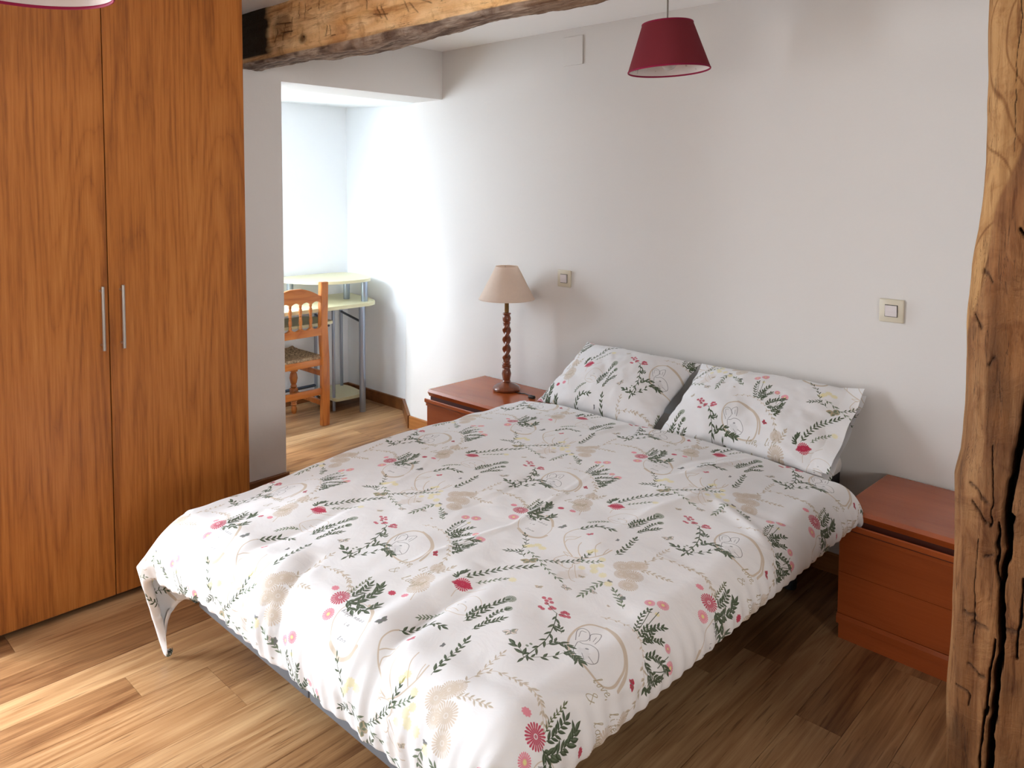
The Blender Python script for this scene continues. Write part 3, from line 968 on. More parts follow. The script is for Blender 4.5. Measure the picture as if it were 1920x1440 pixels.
def to_srgb(a):
    return np.where(a <= 0.0031308, a * 12.92, 1.055 * np.clip(a, 1e-9, 1) ** (1 / 2.4) - 0.055)


buf = np.ones((NPX, NPX, 4), np.float32)
buf[..., :3] = to_srgb(tile)
im.pixels.foreach_set(buf.ravel())
im.update()
im.pack()

t = NT('floral_cotton')
uvn = t.n('ShaderNodeUVMap')
uvn.uv_map = 'UVMap'
it = t.n('ShaderNodeTexImage')
it.image = im
it.interpolation = 'Cubic'
it.extension = 'REPEAT'
t.l(uvn.outputs[0], it.inputs[0])
v = t.coords()
t.set(it.outputs[0], 0.88, spec=0.2)
h = t.math('ADD', t.math('MULTIPLY', t.noise(v, 14, 4, 0.55, 0.6), 1.0), t.math('MULTIPLY', t.noise(v, 700, 2), 0.035))
t.bump(h, 0.28, 0.008)
t.b.inputs['Sheen Weight'].default_value = 0.15
M['print'] = t.m

# ------------------------------------------------------------------ duvet
BX1 = -0.93          # the stuffed duvet stands a little past the mattress on this side
OL, OR_, OF = 0.33, 0.165, 0.245
HEAD = 2.50
RL, RR, RF = 0.070, 0.095, 0.120
na, nb = 330, 330
a = np.linspace(BX0 - OL, BX1 + OR_, na)
b = np.linspace(BY0 - OF, HEAD, nb)
Aa, Bb = np.meshgrid(a, b)
ox = np.where(Aa < BX0, Aa - BX0, np.where(Aa > BX1, Aa - BX1, 0.0))
oy = np.where(Bb < BY0, BY0 - Bb, 0.0)
o = np.hypot(ox, oy)
os_ = np.maximum(o, 1e-9)
nx, ny = ox / os_, -oy / os_
rx = np.where(Aa < (BX0 + BX1) / 2, RL, RR)
r = np.sqrt((nx * rx) ** 2 + (ny * RF) ** 2)
r = np.maximum(r, 0.05)
r = r + np.where((ox < 0) & (oy > 0), 0.065 * np.sin(2 * np.arctan2(oy, np.abs(ox))) ** 1.5, 0)
th = np.minimum(o / r, PI / 2)
rest = np.maximum(o - r * PI / 2, 0)
phi = np.degrees(np.arctan2(oy, np.abs(ox)))
left_c = (ox < 0) & (oy > 0)
tipf = np.where(left_c, np.exp(-((phi - 38) / 18) ** 2), 0)
hang = np.clip((o - 0.14) / 0.3, 0, 1)
rest = rest + tipf * 0.12 * hang ** 1.5
hor = r * np.sin(th) - np.where(left_c, 0.26, 0.16) * rest
# hem folds
fold = np.clip((o - 0.10) / 0.2, 0, 1) * np.where((ox < 0) & (oy > 0), 0.0, 1.0)
s_par = np.where(oy > np.abs(ox), Aa, Bb)
wav = np.sin(2 * PI * s_par / 0.115 + 2.2 * fbm(Aa, Bb, 0, 5.0, 2, 3.0))
hor = hor + fold * 0.006 * wav * np.clip(0.4 + 0.9 * fbm(s_par, 0, 0, 2.4, 2, 14), 0, 1.4)
corner = (np.abs(ox) > 0) & (oy > 0)
cf = np.where(corner, np.sin(2 * np.arctan2(oy, np.abs(ox))), 0)
hor = hor - cf * np.where(ox < 0, 0.03, 0.09) * np.clip((o - 0.12) / 0.25, 0, 1)
hor = hor - np.where(left_c, 0.035 * np.exp(-((phi - 74) / 12) ** 2), 0) * hang
# the free corner at the foot falls away in a slack cone instead of a round shoulder
wc = np.where(left_c, np.clip(np.sin(2 * np.radians(phi)), 0, 1) ** 1.4, 0)
hor_c = np.where(o < 0.22, 0.74 * o, 0.163 - 0.26 * (o - 0.22))
drop_c = np.where(o < 0.22, 0.70 * o, 0.154 + 0.98 * (o - 0.22)) + tipf * 0.12 * hang ** 1.5
hor = hor * (1 - wc) + hor_c * wc
drop = (r * (1 - np.cos(th)) + rest * 0.98) * (1 - wc) + drop_c * wc
# and the filling thins out towards that corner
sg_ = np.clip((1.80 - Bb) / 0.80, 0, 1)
sl_ = np.clip((BX0 + 0.34 - Aa) / 0.34, 0, 1)
sag = 0.046 * sg_ * sg_ * (3 - 2 * sg_) * sl_ * sl_ * (3 - 2 * sl_)
drop = drop + sag
PX = np.clip(Aa, BX0, BX1) + nx * hor
PY = np.clip(Bb, BY0, 9) + ny * hor
PZ = 0.518 - drop
# puff of the filling
ex = np.minimum(Aa - BX0, BX1 - Aa)
ey = Bb - BY0
inside = np.clip(np.minimum(ex, ey) / 0.25, 0, 1)
inside = inside * inside * (3 - 2 * inside)
puff = 0.016 * inside + 0.009 * fbm(Aa, Bb, 0, 3.2, 3, 1.0) + 0.0035 * fbm(Aa, Bb, 0, 11.0, 2, 2.0)
topw = np.clip(1 - o / 0.16, 0, 1)
PZ = PZ + puff * (0.25 + 0.75 * topw)


def crease(pts, w, h_):
    """soft valley/ridge along a polyline in cloth coordinates"""
    best = np.full(Aa.shape, 9.0)
    sgn = np.zeros(Aa.shape)
    pos = np.zeros(Aa.shape)
    n1 = len(pts) - 1
    for k in range(n1):
        p0, p1 = np.array(pts[k]), np.array(pts[k + 1])
        dv = p1 - p0
        L2 = dv @ dv
        tt = np.clip(((Aa - p0[0]) * dv[0] + (Bb - p0[1]) * dv[1]) / L2, 0, 1)
        dx_, dy_ = Aa - p0[0] - tt * dv[0], Bb - p0[1] - tt * dv[1]
        dd = np.hypot(dx_, dy_)
        m_ = dd < best
        best = np.where(m_, dd, best)
        sgn = np.where(m_, np.sign(dx_ * dv[1] - dy_ * dv[0]), sgn)
        pos = np.where(m_, (k + tt) / n1, pos)
    taper = np.sin(np.clip(pos, 0, 1) * PI) ** 0.5
    return h_ * taper * np.exp(-(best / w) ** 2)


CREASES = [
    ([(-1.66, 1.05), (-1.62, 0.93), (-1.58, 0.82), (-1.55, 0.70)], 0.018, -0.016),
    ([(-1.72, 1.06), (-1.69, 0.93), (-1.66, 0.82), (-1.63, 0.70)], 0.03, 0.010),
    ([(-1.25, 1.25), (-1.26, 1.09), (-1.235, 0.92), (-1.21, 0.78)], 0.022, -0.015),
    ([(-1.31, 1.27), (-1.33, 1.10), (-1.31, 0.92), (-1.29, 0.80)], 0.030, 0.009),
    ([(-1.86, 1.36), (-1.83, 1.13), (-1.84, 1.0), (-1.85, 0.82)], 0.02, -0.009),
    ([(-2.02, 1.10), (-2.04, 0.98), (-2.07, 0.85)], 0.02, -0.010),
    ([(-1.205, 1.65), (-1.19, 1.82), (-1.154, 2.10)], 0.020, 0.006),
    ([(-1.13, 2.05), (-0.97, 1.97), (-0.86, 1.90)], 0.02, 0.008),
    ([(-1.06, 2.04), (-0.95, 2.07), (-0.84, 2.09)], 0.016, -0.008),
    ([(-1.295, 2.05), (-1.24, 2.25), (-1.175, 2.46)], 0.018, 0.007),
    ([(-1.36, 2.08), (-1.31, 2.28), (-1.26, 2.44)], 0.02, -0.005),
    ([(-1.49, 1.95), (-1.41, 1.49), (-1.457, 1.12)], 0.010, 0.005),
    ([(-0.90, 1.02), (-0.84, 1.15), (-0.80, 1.37)], 0.012, 0.008),
    ([(-1.75, 2.20), (-1.72, 2.38), (-1.70, 2.47)], 0.02, 0.008),
    ([(-2.05, 2.15), (-1.95, 2.30), (-1.80, 2.40)], 0.02, 0.007),
    ([(-1.98, 1.70), (-1.90, 1.55), (-1.86, 1.36)], 0.012, 0.004),
    ([(-1.62, 1.85), (-1.58, 1.62), (-1.60, 1.40)], 0.012, -0.004),
]
nrm_dx, nrm_dy, nrm_dz = nx * np.sin(th), ny * np.sin(th), np.cos(th)
for pts, w, h_ in CREASES:
    c_ = crease(pts, w, h_)
    PX += nrm_dx * c_
    PY += nrm_dy * c_
    PZ += nrm_dz * c_
# small gathers that die out away from the foot and right hems
gw = np.where(left_c, 0.2, 1.0) * np.clip((o - 0.02) / 0.12, 0, 1) * 0.0022 * np.sin(2 * PI * s_par / 0.045 + 3 * fbm(Aa, Bb, 0, 4, 2, 9))
PX += nrm_dx * gw
PY += nrm_dy * gw
# rounding down at the head edge
he = np.clip((Bb - (HEAD - 0.03)) / 0.03, 0, 1)
PZ -= 0.022 * he ** 2
V = np.stack([PX, PY, PZ], -1)
UV = np.stack([(Aa + 1.466) / TX, (Bb - 1.579) / TY], -1)


def rim_rows(V, UV, axis, end, R_, steps=6):
    """continue a hem in a small inward roll"""
    if axis == 1:
        V, UV = V.transpose(1, 0, 2), UV.transpose(1, 0, 2)
    if end == 0:
        V, UV = V[::-1], UV[::-1]
    e, e1 = V[-1], V[-3]
    tdir = e - e1
    tdir /= np.linalg.norm(tdir, axis=-1, keepdims=True)
    along = np.gradient(e, axis=0)
    n1 = np.cross(along, tdir)
    n1 /= np.linalg.norm(n1, axis=-1, keepdims=True) + 1e-12
    ctr = np.array([(BX0 + BX1) / 2, (BY0 + HEAD) / 2, 0.35])
    sg = np.sign(np.sum(n1 * (ctr - e), -1, keepdims=True))
    n1 = n1 * sg
    rows, urows = [], []
    for k in range(1, steps + 1):
        t_ = PI * k / steps
        rows.append(e + R_ * np.sin(t_) * tdir + R_ * (1 - np.cos(t_)) * n1)
        urows.append(UV[-1] + (UV[-1] - UV[-2]) * k * R_ * 0.6 / 0.005)
    V = np.concatenate([V, np.array(rows)])
    UV = np.concatenate([UV, np.array(urows)])
    if end == 0:
        V, UV = V[::-1], UV[::-1]
    if axis == 1:
        V, UV = V.transpose(1, 0, 2), UV.transpose(1, 0, 2)
    return V, UV


V, UV = rim_rows(V, UV, 0, 0, 0.014)
V, UV = rim_rows(V, UV, 0, 1, 0.014)
V, UV = rim_rows(V, UV, 1, 0, 0.012)
V, UV = rim_rows(V, UV, 1, 1, 0.014)
org = np.array([(BX0 + BX1) / 2, (BY0 + HEAD) / 2, 0.518])
me = grid_mesh('duvet', V - org, uv=UV)
dv = link_me('duvet', me, M['print'], None, 'full', loc=tuple(org))
tag(dv, 'white duvet printed with pink flowers, stags and sprigs, spread over the bed', 'duvet')

# ------------------------------------------------------------------ pillows


def pillow(label, loc, w, h_, T, rot, seed, uoff, flap=False):
    nu, nv = 150, 110
    u = np.sin(np.linspace(-PI / 2, PI / 2, nu))
    v_ = np.sin(np.linspace(-PI / 2, PI / 2, nv))
    Uu, Vv = np.meshgrid(u, v_)

    def surf(sign):
        th_ = (np.clip(1 - np.abs(Uu) ** 2.6, 0, 1) ** 0.62) * (np.clip(1 - np.abs(Vv) ** 2.6, 0, 1) ** 0.62)
        x = w / 2 * Uu * (1 - 0.055 * (1 - Vv ** 2) * np.abs(Uu) ** 3)
        y_ = h_ / 2 * Vv * (1 - 0.08 * (1 - Uu ** 2) * np.abs(Vv) ** 3)
        z_ = sign * T / 2 * th_
        wr_ = fbm(Uu * w, Vv * h_, 0, 6, 3, seed) * 0.012 * th_
        # pulls from the corners and short ends
        pull = 0.006 * np.sin(9 * Vv + 3 * fbm(Uu, Vv, 0, 2.0, 2, seed + 5)) * np.clip((np.abs(Uu) - 0.55) / 0.45, 0, 1) * th_ ** 0.5
        z_ = z_ + sign * (wr_ + pull)
        edge = 0.006 * fbm(Uu * 2, Vv * 2, 0, 3, 2, seed + 2)
        return np.stack([x + edge * Uu, y_ + edge * Vv, z_], -1)
    top, bot = surf(1), surf(-1)
    root = thing('pillow', label, 'pillow', loc, rot=rot, group='matching pillows at the head of the bed')
    uv = np.stack([(top[..., 0] + uoff[0]) / TX, (top[..., 1] + uoff[1]) / TY], -1)
    # one closed skin: fold the two faces together ring by ring
    bm = bmesh.new()
    lay = bm.loops.layers.uv.new('UVMap')
    gt = [[bm.verts.new(top[j, i]) for i in range(nu)] for j in range(nv)]
    gb = [[gt[j][i] if (i in (0, nu - 1) or j in (0, nv - 1)) else bm.verts.new(bot[j, i]) for i in range(nu)] for j in range(nv)]
    for g_, flip in ((gt, False), (gb, True)):
        for j in range(nv - 1):
            for i in range(nu - 1):
                q = [(j, i), (j, i + 1), (j + 1, i + 1), (j + 1, i)]
                if flip:
                    q = q[::-1]
                try:
                    f_ = bm.faces.new([g_[c[0]][c[1]] for c in q])
                except ValueError:
                    continue
                for lp, c in zip(f_.loops, q):
                    lp[lay].uv = uv[c[0], c[1]]
    me_ = bpy.data.meshes.new('cushion')
    bmesh.ops.recalc_face_normals(bm, faces=bm.faces)
    bm.to_mesh(me_)
    bm.free()
    link_me('pillowcase', me_, M['print'], root, 'full')
    if flap:   # the open end of the case: a short flat hem standing past the filling
        nf, mf = 10, 60
        s_ = np.linspace(0, 1, nf)
        y_ = np.linspace(-h_ / 2 * 0.97, h_ / 2 * 0.97, mf)
        S, Yy = np.meshgrid(s_, y_)
        for off_, nm_ in ((0.010, 'case_hem'), (-0.012, 'case_hem')):
            X = w / 2 - 0.055 + S * 0.075
            Z = off_ * (1 + 0.5 * S) + 0.028 * (1 - S) * np.sign(off_) * (1 - (Yy / (h_ / 2)) ** 2) + 0.006 * np.sin(Yy * 38 + off_ * 100) * S
            Vh = np.stack([X, Yy * (1 - 0.03 * (1 - S)), Z], -1)
            uvh = np.stack([(X + uoff[0]) / TX, (Yy + uoff[1]) / TY], -1)
            me2 = grid_mesh(nm_, Vh, uv=uvh)
            link_me(nm_, me2, M['print'], root, 'full')
    return root


tilt = math.radians(33)
pillow('left of the two floral pillows, beside the table lamp, leaning on the wall', (-1.935, 2.690, 0.612), 0.62, 0.40, 0.165,
       (tilt, 0, math.radians(-3)), 3.0, (0.30, 0.21))
pillow('right of the two floral pillows, with a loose open pillowcase end', (-1.295, 2.680, 0.614), 0.635, 0.41, 0.165,
       (tilt, 0, math.radians(1)), 8.0, (0.55, 0.35), flap=True)

# ------------------------------------------------------------------ nightstands


def nightstand(label, loc, rotz, w=0.55, d_=0.41, mirror=False):
    """origin: front left foot, x to the right, y to the wall"""
    r_ = thing('nightstand', label, 'nightstand', loc, rotz, 'matching cherry nightstands')
    H = 0.432
    bm = bmesh.new()
    box(bm, 0.006, w - 0.006, 0.022, d_, 0.0, H - 0.034, bev=0.001, seg=1)
    link('body', bm, M['cherry'], r_)
    bm = bmesh.new()   # top with a chamfered lower front
    prism(bm, [(0.004, H - 0.012), (0.012, H), (d_, H), (d_, H - 0.034), (0.016, H - 0.034)], 'x', 0.0, w)
    link('top', bm, M['cherry'], r_)
    link('recess', bx(0.010, w - 0.010, 0.016, 0.030, H - 0.052, H - 0.034), M['cherry_dark'], r_)
    for (z0_, z1_, lip) in ((0.224, H - 0.040, True), (0.086, 0.2225, False)):
        bm = bmesh.new()
        if lip:
            prof = [(0.020, z0_), (0.0, z0_), (0.0, z1_ - 0.042), (-0.008, z1_ - 0.038), (-0.008, z1_ - 0.022), (-0.018, z1_ - 0.018), (-0.018, z1_ - 0.003), (-0.014, z1_), (0.020, z1_ - 0.016)]
        else:
            prof = [(0.020, z0_), (0.0, z0_), (0.0, z1_), (0.020, z1_)]
        prism(bm, prof, 'x', 0.002, w - 0.002)
        dr = link('drawer', bm, M['cherry'], r_)
        if lip:
            link('finger_pull', bx(0.004, w - 0.004, -0.0150, -0.0080, z1_ - 0.0215, z1_ - 0.0185), M['cherry_dark'], dr)
    bm = bmesh.new()
    prism(bm, [(0.020, 0.052), (-0.004, 0.052), (-0.006, 0.072), (0.0, 0.084), (0.020, 0.084)], 'x', 0.0, w)
    link('moulding', bm, M['cherry'], r_)
    link('plinth', bx(0.004, w - 0.004, 0.006, 0.03, 0.0, 0.052), M['cherry'], r_)
    return r_


nightstand('cherry nightstand under the table lamp, in the corner by the alcove', (-2.958, 2.490, 0), 0.0)
nightstand('cherry nightstand with a bare top, behind the wooden post', (-0.904, 2.482, 0), math.radians(-2.0), w=0.56)

# ------------------------------------------------------------------ table lamp
lx, ly, lz = -2.665, 2.765, 0.432
tl = thing('table_lamp', 'table lamp with barley-twist wooden stem and cream shade', 'lamp', (lx, ly, lz))
bm = bmesh.new()
lathe(bm, [(0.060, 0), (0.067, 0.004), (0.069, 0.012), (0.064, 0.020), (0.052, 0.027), (0.036, 0.033), (0.026, 0.038), (0.022, 0.041)], seg=40)
link('base', bm, M['dark_wood'], tl, smooth=True)
# stem: turned ends, twisted middle
segN = 40
prof = [(0.020, 0.041), (0.022, 0.046), (0.018, 0.052), (0.021, 0.068), (0.024, 0.085), (0.020, 0.103), (0.017, 0.111), (0.023, 0.116), (0.021, 0.122), (0.023, 0.128), (0.017, 0.133), (0.021, 0.139), (0.016, 0.146)]
topp = [(0.016, 0.336), (0.020, 0.342), (0.016, 0.348), (0.020, 0.354), (0.021, 0.368), (0.016, 0.382), (0.022, 0.388), (0.021, 0.392), (0.010, 0.395)]
rows = [[(r_ * math.cos(2 * PI * k / segN), r_ * math.sin(2 * PI * k / segN), z_) for k in range(segN)] for r_, z_ in prof]
for j in range(64):
    z_ = 0.150 + (0.332 - 0.150) * j / 63
    ph = (z_ - 0.150) / 0.048 * PI
    endf = min(1, min(j, 63 - j) / 6)
    row = []
    for k in range(segN):
        th_ = 2 * PI * k / segN
        rr_ = 0.0165 + 0.0055 * endf * math.cos(2 * (th_ - ph))
        row.append((rr_ * math.cos(th_), rr_ * math.sin(th_), z_))
    rows.append(row)
rows += [[(r_ * math.cos(2 * PI * k / segN), r_ * math.sin(2 * PI * k / segN), z_) for k in range(segN)] for r_, z_ in topp]
me = grid_mesh('stem', np.array(rows), closed_u=True, extra_cap=True)
link_me('stem', me, M['dark_wood'], tl, True)
bm = bmesh.new()
lathe(bm, [(0.011, 0.393), (0.011, 0.470), (0.014, 0.472), (0.014, 0.520), (0.009, 0.524)], seg=24)
link('lamp_socket', bm, M['brass'], tl, smooth=True)


def shade(r0, z0_, r1, z1_, th_=0.0022, seg=72):
    bm = bmesh.new()
    lathe(bm, [(r0, z0_), (r0 + 0.0012, z0_ + 0.003), (r0 + 0.0002 - (r0 - r1) * 0.03, z0_ + 0.006), (r1, z1_ - 0.003), (r1 + 0.001, z1_), (r1 - th_, z1_), (r0 - th_, z0_), (r0, z0_)], seg=seg, caps=False)
    bmesh.ops.remove_doubles(bm, verts=bm.verts, dist=1e-6)
    return bm


sh = link('lamp_shade', shade(0.140, 0.462, 0.057, 0.628), M['cream'], tl, smooth=True)
bm = bmesh.new()
for k in range(3):
    an = 2 * PI * k / 3 + 0.4
    tube(bm, [(0.012 * math.cos(an), 0.012 * math.sin(an), 0.515), (0.056 * math.cos(an), 0.056 * math.sin(an), 0.624)], 0.0012, 6)
link('shade_carrier', bm, M['steel'], tl)
bm = bmesh.new()
cp = [(0.068, -0.005, 0.004), (0.095, -0.004, 0.0035), (0.12, 0.005, 0.003), (0.150, 0.002, 0.003), (0.175, -0.012, 0.0035), (0.195, -0.02, 0.004), (0.215, -0.028, 0.006)]
tube(bm, smooth_closed(cp, 5)[:-10], 0.0024, 8)
link('cord', bm, M['black'], tl, smooth=True)
bm = bmesh.new()
box(bm, 0.178, 0.214, -0.036, -0.016, 0.0005, 0.015, bev=0.005, seg=3)
link('cord_switch', bm, M['black'], tl, smooth=True)

# ------------------------------------------------------------------ pendant lamps


def pendant(label, loc, tiltv, H=0.166, r0=0.142, r1=0.088):
    """origin: centre of the shade's lower rim"""
    r_ = thing('pendant_lamp', label, 'lamp', loc, rot=tiltv, group='matching raspberry pendant lamps')
    bm = bmesh.new()
    lathe(bm, [(r0, 0.004), (r1, H - 0.003)], seg=80, caps=False)
    sh_ = link('lamp_shade', bm, M['pinkshade'], r_, smooth='full')
    bm = bmesh.new()
    lathe(bm, [(r0 - 0.002, 0.004), (r1 - 0.002, H - 0.003)], seg=80, caps=False)
    link('shade_lining', bm, M['lining'], sh_, smooth='full')
    for rr_, zz in ((r0 - 0.001, 0.003), (r1 - 0.001, H - 0.002)):
        bm = bmesh.new()
        lathe(bm, [(rr_ + 0.0024 * math.cos(q), zz + 0.0034 * math.sin(q)) for q in np.linspace(0, 2 * PI, 9)], seg=80, caps=False)
        bmesh.ops.remove_doubles(bm, verts=bm.verts, dist=1e-6)
        link('shade_rim', bm, M['pinkrim'], r_, smooth='full')
    bm = bmesh.new()
    lathe(bm, [(0.016, H - 0.075), (0.019, H - 0.070), (0.019, H - 0.030), (0.013, H - 0.024), (0.012, H - 0.002), (0.006, H + 0.004)], seg=24)
    so = link('lamp_socket', bm, M['white'], r_, smooth=True)
    bm = bmesh.new()
    for k in range(3):
        an = 2 * PI * k / 3
        tube(bm, [(0.018 * math.cos(an), 0.018 * math.sin(an), H - 0.03), ((r1 - 0.002) * math.cos(an), (r1 - 0.002) * math.sin(an), H - 0.006)], 0.0014, 6)
    link('shade_carrier', bm, M['white'], r_)
    bm = bmesh.new()
    pr = [(0.0005, 0.004)] + [(0.030 * math.sin(q), 0.034 - 0.030 * math.cos(q)) for q in np.linspace(0.15, 2.2, 12)] + [(0.014, 0.074), (0.013, 0.100)]
    lathe(bm, pr, seg=32)
    link('bulb', bm, M['bulb'], so, smooth='full')
    # the cord hangs plumb although the shade sits a little askew
    inv = Matrix.Rotation(0, 4, 'Z')
    e = r_.rotation_euler.to_matrix()
    topv = e.inverted() @ Vector((0, 0, ZC - loc[2]))
    st = Vector((0, 0, H + 0.002))
    wtop = e @ st
    topv = e.inverted() @ Vector((wtop.x, wtop.y, ZC - loc[2] - 0.0))
    bm = bmesh.new()
    tube(bm, [st, (st + topv) / 2, topv], 0.0030, 10)
    link('cord', bm, M['grey_cord'], r_, smooth=True)
    bm = bmesh.new()
    q_ = Vector((0, 0, 1)).rotation_difference((topv - st).normalized())
    lathe(bm, [(0.040, -0.022), (0.045, -0.016), (0.045, -0.001)], seg=32)
    for v_ in bm.verts:
        v_.co = topv + q_ @ v_.co
    link('ceiling_cup', bm, M['white'], r_, smooth=True)
    return r_


# tilt: about the viewing direction so that its right side rides higher
pendant('raspberry pendant lamp hanging in front of the white wall above the pillows', (-1.482, 2.35, 1.858), (math.radians(1.5), math.radians(-2.2), 0))
pendant('raspberry pendant lamp in front of the wardrobe, only its lower rim in view', (-1.612, 0.420, 1.800), (0.0, 0.0, 0.3))

# ------------------------------------------------------------------ wall switches


def wall_switch(label, x, z, group='matching wall switches'):
    s_ = 0.083
    r_ = thing('light_switch', label, 'switch', (x, YB, z), 0, group)
    bm = bmesh.new()
    box(bm, -s_ / 2, s_ / 2, -0.010, 0.0, -s_ / 2, s_ / 2, bev=0.004, seg=3)
    link('cover_plate', bm, M['plate'], r_, smooth=True)
    bm = bmesh.new()
    box(bm, -0.0215, 0.0215, -0.0108, -0.0095, -0.0215, 0.0215)
    link('rocker_gap', bm, M['black'], r_)
    bm = bmesh.new()
    prism(bm, [(-0.0100, -0.0195), (-0.0135, -0.0195), (-0.0160, 0.0), (-0.0165, 0.0195), (-0.0100, 0.0195)], 'x', -0.0195, 0.0195)
    link('rocker', bm, M['rocker'], r_)
    return r_


wall_switch('beige and white light switch just right of the table lamp shade', -2.403, 1.009)
wall_switch('beige and white light switch above the bare nightstand', -0.897, 1.020)
cv = link('cover_plate', bx(-0.060, 0.060, -0.006, 0.0, -0.068, 0.068, bev=0.002, seg=2), M['wall'], None, loc=(-2.362, YB, 2.105))
tag(cv, 'white-painted blank junction cover high on the wall', 'cover plate')

# ------------------------------------------------------------------ timber beam and post


def timber(name):
    t = NT(name)
    at = t.n('ShaderNodeVertexColor')
    at.layer_name = 'tone'
    return t, at


def timber_mat(name, axis):
    t, at = timber(name)
    i = 'xyz'.index(axis)
    s = [26.0, 26.0, 26.0]
    s[i] = 2.6
    fine = t.noise(t.coords(tuple(s)), 1.4, 6, 0.7, 0.4)
    s = [95.0, 95.0, 95.0]
    s[i] = 9.0
    pores = t.noise(t.coords(tuple(s)), 1.0, 3, 0.6)
    blot = t.noise(t.coords(), 7, 4, 0.6)
    c = at.outputs['Color']
    c = t.mix(t.ramp(fine, [(0.34, G(0.6)), (0.52, G(0.0))]), c, t.mix(1.0, c, srgb(178, 146, 120), 'MULTIPLY'))
    c = t.mix(t.ramp(pores, [(0.30, G(0.6)), (0.40, G(0.0))]), c, t.mix(1.0, c, srgb(160, 128, 104), 'MULTIPLY'))
    c = t.mix(t.ramp(blot, [(0.50, G(0.0)), (0.72, G(0.35))]), c, t.mix(1.0, c, srgb(186, 156, 134), 'MULTIPLY'))
    s = [34.0, 34.0, 34.0]
    s[i] = 1.5
    chk = t.noise(t.coords(tuple(s)), 1.0, 5, 0.75, 0.5)
    ck = t.ramp(t.math('ABSOLUTE', t.math('SUBTRACT', chk, 0.5)), [(0.0, G(0.85)), (0.010, G(0.0))])
    msk = t.ramp(t.noise(t.coords((5, 5, 5)), 1.0, 2), [(0.50, G(0)), (0.58, G(1))])
    ck = t.mix(1.0, ck, msk, 'MULTIPLY')
    c = t.mix(ck, c, srgb(58, 36, 22))
    patch = t.noise(t.coords((16, 16, 16)), 1.0, 4, 0.65, 0.8)
    c = t.mix(t.ramp(patch, [(0.52, G(0.0)), (0.66, G(0.5))]), c, t.mix(1.0, c, srgb(196, 170, 150), 'MULTIPLY'))
    t.set(c, 0.78, spec=0.2)
    h_ = t.math('ADD', t.math('MULTIPLY', fine, 1.0), t.math('MULTIPLY', pores, 0.35))
    t.bump(t.math('ADD', h_, t.math('MULTIPLY', patch, 1.2)), 0.9, 0.008)
    return t.m


M['timber_z'] = timber_mat('rough_timber_post', 'z')
M['timber_x'] = timber_mat('rough_timber_beam', 'x')


def lin(c):
    return np.array(srgb(*c))[:3]


def mixc(c1, c2, f):
    f = np.clip(f, 0, 1)[..., None]
    return c1 * (1 - f) + c2 * f


# post: front face towards -y, left silhouette follows the adzed edge
nz_, nt_ = 560, 420
zz = np.linspace(0.0, 1.985, nz_)


def section_params(nt, p1, p2, ax_, ay_, wfun):
    t0 = np.linspace(0, 2 * PI, 20001)
    c_, s_ = np.cos(t0), np.sin(t0)
    x_, y_ = ax_ * np.sign(c_) * np.abs(c_) ** p1, ay_ * np.sign(s_) * np.abs(s_) ** p2
    dl = np.hypot(np.diff(x_), np.diff(y_)) * wfun(x_[:-1] / ax_, y_[:-1] / ay_)
    cl = np.r_[0, np.cumsum(dl)]
    return np.interp(np.linspace(0, cl[-1], nt, endpoint=False), cl, t0)


tt_ = section_params(nt_, 0.45, 0.45, 0.150, 0.120, lambda x_, y_: np.where((y_ < -0.5) & (x_ < 0.75), 3.0, 0.8))
T_, Z_ = np.meshgrid(tt_, zz)
sil_z = [0.0, 0.32, 0.47, 0.58, 0.66, 0.79, 0.90, 0.95, 1.05, 1.17, 1.25, 1.31, 1.41, 1.50, 1.70, 1.99]
sil_x = [-0.392, -0.389, -0.390, -0.389, -0.389, -0.389, -0.390, -0.382, -0.380, -0.379, -0.377, -0.377, -0.367, -0.361, -0.364, -0.366]
left = np.interp(Z_, sil_z, sil_x)
wx = 0.150
cxp = left + wx
cyp = 1.735
ay = 0.120
ct, st_ = np.cos(T_), np.sin(T_)
n_pow = 0.45
sx = np.sign(ct) * np.abs(ct) ** n_pow
sy = np.sign(st_) * np.abs(st_) ** n_pow
X = cxp + wx * sx
Y = cyp + ay * sy
